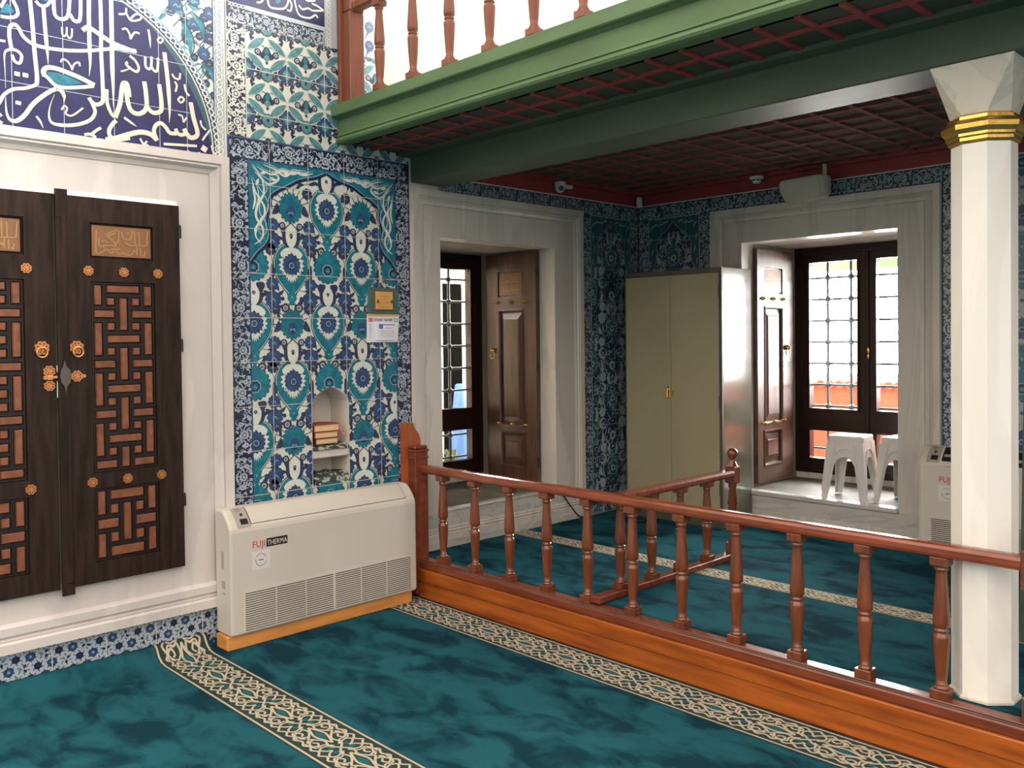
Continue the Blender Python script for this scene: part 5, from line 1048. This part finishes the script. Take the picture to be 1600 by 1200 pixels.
# ------------------------------------------------------------------ gallery
t = thing('wooden_gallery', (3, 2.8, 2.72), 'green painted wooden gallery overhead with a dark coffered underside', 'gallery')
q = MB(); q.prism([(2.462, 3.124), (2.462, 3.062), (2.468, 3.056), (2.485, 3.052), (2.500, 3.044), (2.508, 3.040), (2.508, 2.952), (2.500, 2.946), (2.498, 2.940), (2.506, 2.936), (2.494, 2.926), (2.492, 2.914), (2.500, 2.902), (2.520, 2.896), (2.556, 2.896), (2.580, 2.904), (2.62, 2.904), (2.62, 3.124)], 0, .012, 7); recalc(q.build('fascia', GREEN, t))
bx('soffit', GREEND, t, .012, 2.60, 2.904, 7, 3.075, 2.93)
q = MB()
q.box(.012, 2.752, 2.893, 7, 2.780, 2.904)
for k in range(38): 
    x = .18 + .1775 * k; q.box(x - .014, 2.602, 2.894, x + .014, 2.965, 2.904)
q.build('soffit_battens', RED, t)
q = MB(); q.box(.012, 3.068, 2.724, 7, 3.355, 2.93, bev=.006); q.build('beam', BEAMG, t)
q = MB(); q.box(.012, 2.965, 2.884, 7, 3.068, 2.904); q.build('soffit_edge_board', BEAMG, t)
# recess ceiling
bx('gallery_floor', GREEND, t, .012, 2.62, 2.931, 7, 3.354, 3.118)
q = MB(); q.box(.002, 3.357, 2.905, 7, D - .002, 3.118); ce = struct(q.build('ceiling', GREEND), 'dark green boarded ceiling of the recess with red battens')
q = MB()
xs = [.02] + [.385 + .2195 * k for k in range(12)]; ys_ = [3.46 + .205 * k for k in range(10)]
for x in xs[1:]: q.box(x - .014, 3.36, 2.890, x + .014, D - .06, 2.905)
for y in ys_: q.box(.10, y - .013, 2.889, 3.0, y + .013, 2.905)
q.build('battens', REDB, ce)
bx('return_beam', BEAMG, ce, 3.34, 3.358, 2.735, 3.62, D - .03, 2.905, bev=.006)
q = MB(); q.box(2.985, 3.36, 2.882, 3.34, D - .01, 2.905); q.box(.002, 3.36, 2.880, .10, D - .01, 2.905); q.box(.10, D - .09, 2.880, 7, D - .004, 2.905); q.build('border_boards', RED, ce)
q = MB(); q.box(.002, 3.356, 2.797, .022, D - .003, 2.905); q.box(.022, D - .022, 2.797, 7, D - .002, 2.905); q.build('wall_band', RED, ce)
q = MB(); q.box(.002, 3.36, 2.790, .010, D - .003, 2.797); q.box(.010, D - .010, 2.790, 7, D - .002, 2.797); q.build('plaster_line', PLASTER, ce)
# gallery railing and curtain
t = thing('gallery_railing', (1.5, 2.58, 3.12), 'upper wooden railing with turned balusters on the green gallery', 'railing')
q = MB(); q.box(.006, 2.535, 3.125, .118, 2.640, 3.70, bev=.005); q.box(.006, 2.538, 3.70, .122, 2.643, 3.85, bev=.01); q.build('square_post', CLAY, t)
q = MB(); q.box(.006, 2.515, 3.125, .040, 2.537, 3.90, bev=.003); q.build('wall_strip', CLAY, t)
q = MB(); q.box(.118, 2.548, 3.700, 4.3, 2.615, 3.760, bev=.012); q.build('handrail', CLAY, t)
bx('base_rail', CLAY, t, .118, 2.545, 3.125, 4.3, 2.618, 3.165, bev=.004)
for k in range(11): baluster(.360 + .3205 * k, 2.580, 3.165, 3.700, t, m=CLAY)
q = MB(); n = 150; nz = 12; vs = []; fs = []
for j in range(nz + 1):
    z = 3.122 + .9 * j / nz
    for i in range(n + 1):
        x = .135 + 4.0 * i / n; vs.append((x, 2.745 + .018 * math.sin(x * 9 + .7 * math.sin(x * 4 + z * 2.2)) * (.5 + .5 * j / nz) + .016 * math.sin(x * 3.3 - z * 3.1), z))
for j in range(nz):
    for i in range(n): fs.append((j * (n + 1) + i, j * (n + 1) + i + 1, (j + 1) * (n + 1) + i + 1, (j + 1) * (n + 1) + i))
q.add(vs, fs, 0, True)
tag(q.build('curtain', CURT), 'white cloth hung behind the upper gallery balusters', 'curtain')
# ------------------------------------------------------------------ metal cabinet
t = thing('metal_cabinet', (.65, 5.3, PZ), 'tall olive grey two door metal cabinet standing in the corner', 'cabinet')
X0, X1, Y0, Y1, Z1 = .200, 1.105, 5.085, 5.500, 2.195
q = MB(); q.box(X0, Y0 + .018, PZ + .002, X1, Y1, Z1, bev=.004); q.build('body', CABS, t)
q = MB(); q.box(X0, Y0 + .004, Z1 - .035, X1, Y0 + .018, Z1); q.box(X0, Y0 + .004, PZ + .002, X1, Y0 + .018, PZ + .075); q.box(X0, Y0 + .004, PZ + .075, X0 + .012, Y0 + .018, Z1 - .035); q.box(X1 - .024, Y0 + .004, PZ + .075, X1, Y0 + .018, Z1 - .035); q.build('front_frame', CABD, t)
xm = (X0 + X1) / 2 - .004
for a, b, n in ((X0 + .014, xm - .0015, 0), (xm + .0015, X1 - .026, 1)):
    d = bx('door', CABF, t, a, Y0, PZ + .08, b, Y0 + .0175, Z1 - .038, bev=.003)
    for v in (Z1 - .22, PZ + .9, PZ + .25):
        xx = a - .004 if n == 0 else b + .004
        bx('hinge', CABD, d, xx - .005, Y0 - .004, v, xx + .005, Y0 + .006, v + .09)
    if n == 0:
        q = MB(); q.box(xm - .030, Y0 - .006, 1.20, xm - .006, Y0, 1.30, bev=.003); q.tube([(xm - .018, Y0 - .02, 1.285), (xm - .018, Y0 - .022, 1.215)], .007, 8); q.tube([(xm - .018, Y0, 1.275), (xm - .018, Y0 - .02, 1.275)], .006, 8)
        q.build('handle', BRASSY, d)
    else:
        q = MB(); q.lathe([(.012, Y0 - .006), (.012, Y0)], xm + .020, 1.24, 12, axis=1) if False else q.box(xm + .010, Y0 - .006, 1.225, xm + .034, Y0, 1.262, bev=.004)
        q.build('lock', BRASSY, d)
# ------------------------------------------------------------------ stools
def stool(loc, rz, label, ht, group=None):
    t = thing('plastic_stool', loc, label, 'stool', group); ox, oy, oz = loc
    q = MB(); b = .128
    rr_ = []
    for (sx, sy) in ((1, 1), (-1, 1), (-1, -1), (1, -1)):
        a0 = math.atan2(sy, sx) - PI / 4
        for i in range(5):
            a = a0 + PI / 2 * i / 4; rr_.append((sx * (b - .03) + .03 * math.cos(a), sy * (b - .03) + .03 * math.sin(a)))
    lp = lambda s_, z: [(ox + p[0] * s_, oy + p[1] * s_, oz + z) for p in rr_]
    q.loft([lp(1.0, ht - .045), lp(.995, ht - .012), lp(.96, ht - .002), lp(.90, ht), lp(.84, ht - .004), lp(.2, ht - .005)], smooth=False)
    recalc(q.build('seat', WHITEP, t))
    q = MB()
    for i in range(-5, 6): q.box(ox + i * .02 - .003, oy - .09, oz + ht - .004, ox + i * .02 + .003, oy + .09, oz + ht + .0015)
    q.build('seat_ribs', WHITEP, t)
    # four walls with an arch; splay from b at the top to b + .035 at the foot
    sp = .030; zt = ht - .045
    hwid = lambda z: b + sp * (1 - z / zt)
    for k in range(4):
        ca, sa = math.cos(k * PI / 2), math.sin(k * PI / 2)
        def pt(u, z, d):
            o = hwid(z) - .003 - d; return (ox + ca * u - sa * o, oy + sa * u + ca * o, oz + z)
        # apron with arch
        q = MB(); n = 14; za, zb = zt * .52, zt * .86
        inner = [(-.085 * math.cos(PI * i / n) * (1 + .0), za + (zb - za) * math.sin(PI * i / n)) for i in range(n + 1)]
        out = [(hwid(zt) * (-1 + 2 * i / n) * .985, zt) for i in range(n + 1)]
        out[0] = (-.115, za); out[-1] = (.115, za); out[1] = (-hwid(zt) * .9, zt * .97); out[-2] = (hwid(zt) * .9, zt * .97)
        for i in range(n):
            a, b_, c_, d_ = inner[i], inner[i + 1], out[i + 1], out[i]
            q.loft([[pt(*p, 0) for p in (a, b_, c_, d_)], [pt(*p, .0035) for p in (a, b_, c_, d_)]])
        w_ = .006
        for i in range(n):
            a, b_ = inner[i], inner[i + 1]; q.loft([[pt(*a, -.006), pt(*b_, -.006), pt(*b_, .004), pt(*a, .004)], [pt(a[0] * (1 + w_ / .09), a[1] + w_, -.006), pt(b_[0] * (1 + w_ / .09), b_[1] + w_, -.006), pt(b_[0] * (1 + w_ / .09), b_[1] + w_, .004), pt(a[0] * (1 + w_ / .09), a[1] + w_, .004)]])
        recalc(q.build('apron', WHITEP, t))
    for sx in (-1, 1):
        for sy in (-1, 1):
            q = MB()
            def sec(z, w0):
                o = hwid(z) + .0; i_ = o - w0; th = .0035
                return [(ox + sx * o, oy + sy * o, oz + z), (ox + sx * i_, oy + sy * o, oz + z), (ox + sx * i_, oy + sy * (o - th), oz + z), (ox + sx * (o - th), oy + sy * (o - th), oz + z), (ox + sx * (o - th), oy + sy * i_, oz + z), (ox + sx * o, oy + sy * i_, oz + z)]
            q.loft([sec(.0, .040), sec(.05, .046), sec(zt * .5, .058), sec(zt, .075)]); 
            q.tube([(ox + sx * (hwid(zt * .95) - .062), oy + sy * (hwid(zt * .95) + .001), oz + zt * .95), (ox + sx * (hwid(.02) - .036), oy + sy * (hwid(.02) + .001), oz + .02)], .0045, 6)
            recalc(q.build('leg', WHITEP, t))
    t.rotation_euler = (0, 0, rz)
    return t
SZ = B1[2] + .012
s1 = stool((1.795, 5.70, SZ), .10, 'white plastic stool, lower of the stack left in the bright window', .405, 'stacked white stools')
s2 = dup(s1, (1.795, 5.70, SZ + .058), 'white plastic stool, topmost of the stack left in the bright window', .10)
s3 = dup(s1, (2.155, 5.80, SZ), 'white plastic stool, lower of the stack half hidden by the marble jamb', -.12)
s4 = dup(s1, (2.155, 5.80, SZ + .058), 'white plastic stool, topmost of the stack half hidden by the marble jamb', -.12)
# ------------------------------------------------------------------ niche contents
def slab_obj(name, m, *b, label, cat): 
    return tag(bx(name, m, None, *b, bev=.006), label, cat)
slab_obj('marble_shelf', MARB, -.205, NI[0] + .001, .962, .002, NI[1] - .001, 1.012, label='white marble shelf slab across the middle of the wall niche', cat='shelf')
def cloth(z, h, label, seed):
    r = random.Random(seed); q = MB(); n = 14; lo = []; tp = []
    for i in range(n + 1):
        y = NI[0] + .006 + (NI[1] - NI[0] - .012) * i / n; e = .012 + r.uniform(-.004, .006)
        for j in range(5):
            x = -.19 + (.19 + e) * j / 4; tp.append((x, y, z + h * (.8 + .25 * math.sin(i * 1.3 + j) * .5) + (.004 if j < 4 else -.35 * h)))
    lo = [(p[0], p[1], z + .0005) for p in tp]; N_ = len(tp); q.v = []
    fs = [(i * 5 + j, (i + 1) * 5 + j, (i + 1) * 5 + j + 1, i * 5 + j + 1) for i in range(n) for j in range(4)]
    q.add(tp, [f[::-1] for f in fs], 0, True); q.add(lo, fs)
    ed = [(i * 5 + 4) for i in range(n + 1)]
    q.add([tp[i] for i in ed] + [lo[i] for i in ed], [(i, i + 1, n + 2 + i, n + 1 + i) for i in range(n)])
    return tag(recalc(q.build('folded_cloth', CLOTHD)), label, 'cloth')
cloth(1.012, .030, 'dark patterned cloth spread on the marble shelf under the books', 1)
cloth(NI[2] + .001, .052, 'dark patterned cloth folded at the bottom of the niche', 2)
bz = 1.044
for (h, y0, y1, x1, m, lab) in ((.038, 2.330, 2.492, -.010, mat('book_cover_dark', (.12, .04, .025), rough=.6), 'lowest thick book with cream page edges in the niche stack'), (.040, 2.322, 2.490, -.006, mat('book_cover_brown', (.20, .065, .03), rough=.6), 'middle brown covered book in the niche stack'), (.046, 2.314, 2.498, -.002, BOOKR, 'bright red book on top of the niche stack')):
    t = thing('book', (-.08, 2.41, bz), lab, 'book', 'books in the wall niche')
    q = MB(); q.box(-.165, y0, bz, x1, y1, bz + .004); q.box(-.165, y0, bz + h - .004, x1, y1, bz + h); q.box(-.165, y0, bz + .004, x1, y0 + .005, bz + h - .004); q.build('cover', m, t)
    bx('pages', PAGES, t, -.160, y0 + .005, bz + .004, x1 - .004, y1 - .004, bz + h - .004)
    bz += h + .0005
q = MB()
for i in range(16):
    a = i / 15; q.sphere((-.02 + .01 * math.sin(a * 9), 2.505 + .035 * a, 1.150 - .075 * a - .01 * math.sin(a * 5)), .0055, 8, 6)
tag(q.build('bead_string', PINK), 'short string of pink beads hanging beside the red book', 'beads')
# ------------------------------------------------------------------ plaque and calendar on the wall
XP = .0085
t = thing('wall_plaque', (XP, 2.83, 1.94), 'small wooden inscription plaque on a mottled green board', 'plaque')
bx('backing_board', PLQG, t, XP, 2.712, 1.852, XP + .010, 2.955, 2.020, bev=.002)
bx('frame', PLQD, t, XP + .010, 2.752, 1.872, XP + .018, 2.906, 2.002, bev=.003)
bx('wooden_tablet', PLQW, t, XP + .018, 2.762, 1.880, XP + .021, 2.897, 1.994, bev=.001)
q = MB()
for (a, b, z, h) in ((2.785, 2.878, 1.962, .003), (2.79, 2.87, 1.944, .002), (2.795, 2.866, 1.926, .003), (2.80, 2.86, 1.914, .003), (2.775, 2.885, 1.893, .004)):
    y = a
    while y < b: q.box(XP + .021, y, z, XP + .0216, min(b, y + rnd.uniform(.005, .011)), z + h); y += .0135
q.build('engraved_lines', PLQD, t)
for y in (2.772, 2.880): bx('corner_block', PLQD, t, XP + .021, y, 1.918, XP + .025, y + .014, 1.940)
q = MB(); q.tube([(XP + .004, 2.805, 2.02), (XP + .003, 2.838, 2.075), (XP + .004, 2.870, 2.02)], .0025, 6); q.sphere((XP + .006, 2.838, 2.072), .010, 8, 6, sq=(.6, 1, 2)); q.build('hanging_loop', PLQD, t)
t = thing('wall_calendar', (XP, 2.83, 1.76), 'white tear-off wall calendar hanging under the wooden plaque', 'calendar')
q = MB(); q.loft([[(XP, 2.706, 1.838), (XP, 2.958, 1.838), (XP + .004, 2.945, 1.668), (XP + .004, 2.700, 1.668)], [(XP + .003, 2.706, 1.838), (XP + .003, 2.958, 1.838), (XP + .007, 2.945, 1.668), (XP + .007, 2.700, 1.668)]]); recalc(q.build('backing_card', PAPER, t))
bx('top_strip', PLQW, t, XP, 2.702, 1.836, XP + .006, 2.960, 1.850)
q = MB(); q.box(XP + .0035, 2.716, 1.800, XP + .0046, 2.746, 1.825); fl = q.build('flag', REDI, t)
q = MB()
pts = [(.0085 * math.cos(a), .0085 * math.sin(a)) for a in [PI * .25 + PI * 1.5 * i / 12 for i in range(13)]]; pts2 = [(.0022 + .0066 * math.cos(a), .0066 * math.sin(a)) for a in [PI * 1.72 - PI * 1.44 * i / 12 for i in range(13)]]
cvx = [(2.729 + p[0], 1.8125 + p[1]) for p in pts + pts2]; q.prism(cvx, 0, XP + .0046, XP + .0050)
st_ = [(2.7405 + (.0036 if i % 2 == 0 else .0015) * math.cos(PI * i / 5 + PI), 1.8125 + (.0036 if i % 2 == 0 else .0015) * math.sin(PI * i / 5 + PI)) for i in range(10)]; q.prism(st_, 0, XP + .0046, XP + .0050); q.build('crescent_and_star', PAPER, fl)
q = MB(); q.box(XP + .0035, 2.916, 1.800, XP + .0046, 2.944, 1.824); em = q.build('emblem', TEALI, t)
q = MB(); q.prism([(2.930 + .009 * math.cos(2 * PI * i / 14), 1.812 + .008 * math.sin(2 * PI * i / 14)) for i in range(14)], 0, XP + .0046, XP + .0050); q.build('emblem_disc', PAPER, em)
M = Matrix(((0, 0, 1, XP + .0045), (1, 0, 0, 2.8305), (0, 1, 0, 1.803), (0, 0, 0, 1))); text_mesh('title_lettering', 'DİYANET TAKVİMİ', .026, M, INKK, t, align='CENTER', sx=.66)
q = MB(); q.loft([[(XP + .005, 2.768, 1.792), (XP + .005, 2.928, 1.792), (XP + .010, 2.928, 1.682), (XP + .010, 2.768, 1.682)], [(XP + .014, 2.768, 1.792), (XP + .014, 2.928, 1.792), (XP + .019, 2.928, 1.682), (XP + .019, 2.768, 1.682)]]); pad = recalc(q.build('tear_off_pad', PAPER, t))
q = MB(); L_ = lambda a, b, z0, z1, mi: q.loft([[(XP + .0143 + (1.792 - z) * .0455, y, z) for y, z in ((a, z0), (b, z0), (b, z1), (a, z1))], [(XP + .0148 + (1.792 - z) * .0455, y, z) for y, z in ((a, z0), (b, z0), (b, z1), (a, z1))]], mi)
L_(2.788, 2.820, 1.755, 1.785, 0); L_(2.820, 2.912, 1.778, 1.784, 0); L_(2.834, 2.890, 1.758, 1.761, 0)
for k in range(9): L_(2.795, 2.912, 1.745 - .0058 * k, 1.7468 - .0058 * k, 1)
recalc(q.build('printing', [INKB, PAPERG], pad))
q = MB()
for k in range(12): q.box(XP + .0062, 2.716, 1.785 - .0085 * k, XP + .0066 + .0, 2.738, 1.787 - .0085 * k)
q.build('side_printing', PAPERG, t)
# ------------------------------------------------------------------ ceiling devices
t = thing('loudspeaker', (1.62, 5.4, 2.72), 'cream box loudspeaker slung under the red ceiling edge above the window', 'speaker')
F_ = [(1.455, 2.775), (1.470, 2.800), (1.60, 2.806), (1.76, 2.812), (1.795, 2.80), (1.800, 2.655), (1.785, 2.640), (1.530, 2.625), (1.512, 2.634), (1.472, 2.70), (1.455, 2.745)]
q = MB(); cxs, czs = 1.63, 2.72
rg = lambda s_, y, dz=0: [(cxs + (p[0] - cxs) * s_, y, czs + (p[1] - czs) * s_ + dz) for p in F_]
q.loft([rg(.95, 5.286, -.004), rg(1., 5.30, -.002), rg(1., 5.36), rg(.86, 5.44, .02), rg(.72, 5.50, .03)], smooth=False); recalc(q.build('cabinet', SPKB, t))
q = MB(); q.loft([[(cxs + (p[0] - cxs) * .86, 5.2845, czs + (p[1] - czs) * .80 - .006) for p in F_], [(cxs + (p[0] - cxs) * .84, 5.280, czs + (p[1] - czs) * .78 - .006) for p in F_]]); recalc(q.build('grille_cover', SPKB, t))
q = MB(); q.box(1.52, 5.2805, 2.655, 1.534, 5.284, 2.674); q.build('badge', BLACK, t)
q = MB(); q.box(1.768, 5.33, 2.78, 1.790, 5.36, 2.881, bev=.005); q.build('bracket', SPKB, t)
t = thing('smoke_detector', (1.205, 5.42, 2.88), 'round white smoke detector on the red ceiling edge left of the loudspeaker', 'smoke detector')
q = MB(); q.lathe([(.052, 2.880), (.052, 2.862), (.046, 2.856)], 1.205, 5.42, 24); q.build('base', WHITEP, t)
q = MB(); q.lathe([(.036, 2.857), (.036, 2.846), (.026, 2.832), (.004, 2.829)], 1.205, 5.42, 24); 
q.build('sensor_dome', WHITEP, t)
q = MB()
for i in range(8): a = 2 * PI * i / 8; q.box(1.205 + .036 * math.cos(a) - .008, 5.42 + .036 * math.sin(a) - .008, 2.846, 1.205 + .036 * math.cos(a) + .008, 5.42 + .036 * math.sin(a) + .008, 2.854)
q.build('vents', BLACK, t)
t = thing('dome_camera', (.075, 4.47, 2.88), 'white dome security camera below the red ceiling edge over the left window', 'camera')
q = MB(); q.lathe([(.044, 2.880), (.046, 2.852), (.040, 2.842)], .075, 4.47, 20); q.build('mount', GREYP, t)
q = MB(); q.sphere((.078, 4.462, 2.838), .040, 18, 12); q.build('ball', GREYP, t)
q = MB(); d_ = Vector((.80, -.55, -.28)).normalized(); q.tube([Vector((.078, 4.462, 2.838)) + d_ * .030, Vector((.078, 4.462, 2.838)) + d_ * .043], .020, 16); q.build('lens', BLACK, t)
q = MB(); q.box(.055, 4.50, 2.838, .105, 4.585, 2.866, bev=.006); q.build('junction_box', GREYP, t)
t = thing('motion_sensor', (.06, 5.46, 2.82), 'small white motion sensor up in the corner of the recess', 'sensor')
q = MB(); q.box(-.024, -.018, -.045, .024, .018, .045, bev=.010); 
R = Matrix.Translation((.075, 5.455, 2.822)) @ Matrix.Rotation(.75, 4, 'Z') @ Matrix.Rotation(-.12, 4, 'X'); q.v = [tuple(R @ Vector(v)) for v in q.v]; q.build('housing', WHITEP, t)
q = MB(); q.box(-.017, -.0195, -.030, .017, -.017, .006); q.v = [tuple(R @ Vector(v)) for v in q.v]; q.build('sensor_window', GREYP, t)
q = MB(); q.tube([(.075, 5.455, 2.86), (.030, 5.50, 2.86)], .010, 8); q.build('bracket', WHITEP, t)
# ------------------------------------------------------------------ cable on the platform
q = MB(); P_ = [(.026, 4.455, .514), (.030, 4.52, .45), (.028, 4.60, .36), (.050, 4.68, .27), (.12, 4.76, PZ + .006), (.20, 4.88, PZ + .006), (.28, 5.00, PZ + .006), (.42, 5.03, PZ + .006), (.50, 4.95, PZ + .006), (.42, 4.86, PZ + .006), (.34, 4.95, PZ + .006), (.36, 5.03, PZ + .006), (.44, 5.075, PZ + .006)]
pts = []
for i in range(len(P_) - 1):
    for k in range(6):
        t_ = k / 6; g = lambda j: P_[max(0, min(len(P_) - 1, j))]; p0, p1, p2, p3 = g(i - 1), g(i), g(i + 1), g(i + 2)
        pts.append(tuple(.5 * (2 * p1[a] + (p2[a] - p0[a]) * t_ + (2 * p0[a] - 5 * p1[a] + 4 * p2[a] - p3[a]) * t_ ** 2 + (3 * p1[a] - p0[a] - 3 * p2[a] + p3[a]) * t_ ** 3) for a in range(3)))
q.tube(pts, .0055, 7); tag(q.build('power_cable', CABLE), 'thin black cable trailing from the window sill to the metal cabinet', 'cable')
# dark green board at the right edge
t = thing('standing_board', (3.47, 4.0, PZ), 'dark green painted board standing behind the marble column at the right edge', 'board')
q = MB(); q.loft([[(3.400, 3.95, PZ), (3.75, 3.95, PZ), (3.75, 4.0, PZ), (3.400, 4.0, PZ)], [(3.428, 3.95, 1.95), (3.75, 3.95, 1.95), (3.75, 4.0, 1.95), (3.428, 4.0, 1.95)]]); recalc(q.build('panel', BEAMG, t))
q = MB(); q.lathe([(.016, .92), (.016, .96)], 3.47, 3.94, 10); q.sphere((3.47, 3.935, .94), .018); q.build('knob', WHITEP, t)

# ------------------------------------------------------------------ courtyard seen through the windows
q = MB(); q.box(-12, -3, -.2, -.96, 14, -.10); q.box(-.96, D + WT + .01, -.2, 12, 14, -.10); struct(q.build('floor', GROUND), 'pale courtyard paving outside the windows')
t = thing('outbuilding', (-3, 6, -.1), 'sunlit white outbuilding with a dark doorway beyond the left window', 'building')
q = MB(); q.box(-3.2, -1, -.1, -2.56, 9, 2.62); q.build('wall', OUTW, t)
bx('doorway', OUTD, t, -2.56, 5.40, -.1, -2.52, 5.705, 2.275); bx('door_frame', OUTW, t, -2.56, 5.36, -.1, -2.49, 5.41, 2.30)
q = MB(); q.box(-2.6, -1, 2.62, -2.2, 9, 2.70); q.build('eaves', mat('eaves_yellow', (.75, .70, .48), rough=.8), t)
q = MB(); q.lathe([(.135, .0), (.14, .06), (.12, .5), (.085, .95), (.055, 1.20), (.04, 1.215)], -2.30, 5.48, 16); tag(q.build('folded_parasol', BLUEC), 'tall blue folded cover standing outside the left window', 'parasol')
t = thing('flower_pot', (-2.15, 5.18, -.1), 'terracotta flower pot with a small plant outside the left window', 'flower pot')
q = MB(); q.box(-2.27, 4.95, -.1, -1.95, 5.31, .16); q.build('plinth', OUTW, t)
q = MB(); q.lathe([(.060, .16), (.075, .40), (.088, .40), (.088, .44)], -2.13, 5.20, 16); q.build('pot', TERRA, t)
q = MB(); r_ = random.Random(3)
for i in range(40):
    a, b = r_.uniform(0, 2 * PI), r_.uniform(.02, .10); c0 = (-2.13 + .03 * math.cos(a), 5.20 + .03 * math.sin(a), .44); c1 = (-2.13 + b * math.cos(a), 5.20 + b * math.sin(a), .47 + r_.uniform(0, .10)); w_ = .012
    q.add([c0, (c1[0] - w_ * math.sin(a), c1[1] + w_ * math.cos(a), c1[2] - .01), (c1[0] + .02 * math.cos(a), c1[1] + .02 * math.sin(a), c1[2] + .01), (c1[0] + w_ * math.sin(a), c1[1] - w_ * math.cos(a), c1[2] - .01)], [(0, 1, 2, 3)])
o = q.build('leaves', LEAFG, t); o['kind'] = 'stuff'
t = thing('courtyard_wall', (1, 9, -.1), 'low terracotta clad wall with roof tiles beyond the bright window', 'wall')
q = MB(); q.box(-3, 9.0, -.1, 6, 9.3, 1.11); q.build('wall', TERRAP, t)
q = MB()
for x in arange(-2.72, 6, .62): q.box(x, 8.996, -.1, x + .008, 9.0, 1.11)
for z in (.35, .80): q.box(-3, 8.996, z, 6, 9.0, z + .010)
q.build('panel_joints', mat('joint_brown', (.28, .10, .06), rough=.9), t)
q = MB()
for i in range(60):
    x = -2.9 + .11 * i
    q.tube([(x, 8.93, 1.13), (x, 9.4, 1.20)], .045, 8)
q.build('roof_tiles', TERRA, t)
t = thing('window_awning', (1.6, D + WT + .4, 2.4), 'pale green awning edge at the top of the bright window', 'awning')
q = MB(); q.loft([[(.2, D + WT + .02, 2.62), (3.2, D + WT + .02, 2.62), (3.2, D + WT + .02, 2.60), (.2, D + WT + .02, 2.60)], [(.2, D + WT + .75, 2.36), (3.2, D + WT + .75, 2.36), (3.2, D + WT + .75, 2.34), (.2, D + WT + .75, 2.34)]]); recalc(q.build('canopy', AWN, t))
bx('valance', AWN, t, .2, D + WT + .74, 2.27, 3.2, D + WT + .75, 2.345)

# ------------------------------------------------------------------ light
SC.view_settings.view_transform = 'Standard'; SC.view_settings.look = 'None'; SC.view_settings.gamma = 1; SC.view_settings.use_curve_mapping = False
SC.view_settings.exposure = EXPO
w = bpy.data.worlds.new('World'); SC.world = w; w.use_nodes = True; nt = w.node_tree; nt.nodes.clear()
out = nt.nodes.new('ShaderNodeOutputWorld'); bg = nt.nodes.new('ShaderNodeBackground'); tc = nt.nodes.new('ShaderNodeTexCoord')
def vmath(op, a, b): 
    n = nt.nodes.new('ShaderNodeVectorMath'); n.operation = op; nt.links.new(a, n.inputs[0]); n.inputs[1].default_value = b; return n
nrm = nt.nodes.new('ShaderNodeVectorMath'); nrm.operation = 'NORMALIZE'; nt.links.new(tc.outputs['Generated'], nrm.inputs[0])
def ramp(dirv, lo, hi, v0, v1):
    d_ = vmath('DOT_PRODUCT', nrm.outputs[0], Vector(dirv).normalized()); m = nt.nodes.new('ShaderNodeMapRange'); m.interpolation_type = 'SMOOTHSTEP'
    nt.links.new(d_.outputs['Value'], m.inputs['Value']); m.inputs['From Min'].default_value = lo; m.inputs['From Max'].default_value = hi; m.inputs['To Min'].default_value = v0; m.inputs['To Max'].default_value = v1
    return m.outputs['Result']
def madd(a, b, op='ADD'):
    n = nt.nodes.new('ShaderNodeMath'); n.operation = op; nt.links.new(a, n.inputs[0])
    if isinstance(b, (int, float)): n.inputs[1].default_value = b
    else: nt.links.new(b, n.inputs[1])
    return n.outputs[0]
# bright open sky over the courtyard side; on the hall side daylight falls in from above, little from the horizon
hz = madd(ramp((0, 0, 1), -.06, .38, 0, 1), ramp(HDIR, -.4, .9, .45, 1.), 'MULTIPLY')
s_ = madd(ramp((-.15, 1, .05), .25, .75, HALL, SKYB), madd(hz, HALLTOP, 'MULTIPLY'))
s_ = madd(s_, madd(ramp((-1, .1, 0), .45, .85, 0, SKYB), ramp((0, 0, -1), -.75, -.45, 0, 1), 'MULTIPLY'))
s_ = madd(s_, ramp((-.05, 1, .14), .72, 1.0, 0, GLARE))
nt.links.new(s_, bg.inputs['Strength']); cm = nt.nodes.new('ShaderNodeMix'); cm.data_type = 'RGBA'; nt.links.new(ramp((-.15, 1, .05), .1, .6, 0, 1), cm.inputs[0]); cm.inputs[6].default_value = (1, .89, .805, 1); cm.inputs[7].default_value = (1, .985, .95, 1); nt.links.new(cm.outputs[2], bg.inputs['Color']); nt.links.new(bg.outputs[0], out.inputs[0])
for nm, loc, rot, sx, sy, e, col in LAMPS:
    l = bpy.data.lights.new(nm, 'AREA'); l.shape = 'RECTANGLE'; l.size = sx; l.size_y = sy; l.energy = e; l.color = col
    o = bpy.data.objects.new(nm, l); COL.objects.link(o); o.location = loc; o.rotation_euler = rot
# ------------------------------------------------------------------ camera
cam = bpy.data.cameras.new('camera'); co = bpy.data.objects.new('camera', cam); COL.objects.link(co); SC.camera = co
F_, YA, PI_, RO = 1375.66, .7987846, -.0191278, -.0109737
d = Vector((-math.sin(YA) * math.cos(PI_), math.cos(YA) * math.cos(PI_), math.sin(PI_))); r = Vector((math.cos(YA), math.sin(YA), 0)); u = r.cross(d)
r2 = r * math.cos(RO) + u * math.sin(RO); u2 = -r * math.sin(RO) + u * math.cos(RO)
co.matrix_world = Matrix(((r2.x, u2.x, -d.x, 4.675426), (r2.y, u2.y, -d.y, -.549559), (r2.z, u2.z, -d.z, 1.682743), (0, 0, 0, 1)))
cam.sensor_fit = 'HORIZONTAL'; cam.sensor_width = 36; cam.lens = 36 * F_ / 1600; cam.shift_y = -44.715 / 1600; cam.clip_start = .05; cam.clip_end = 100
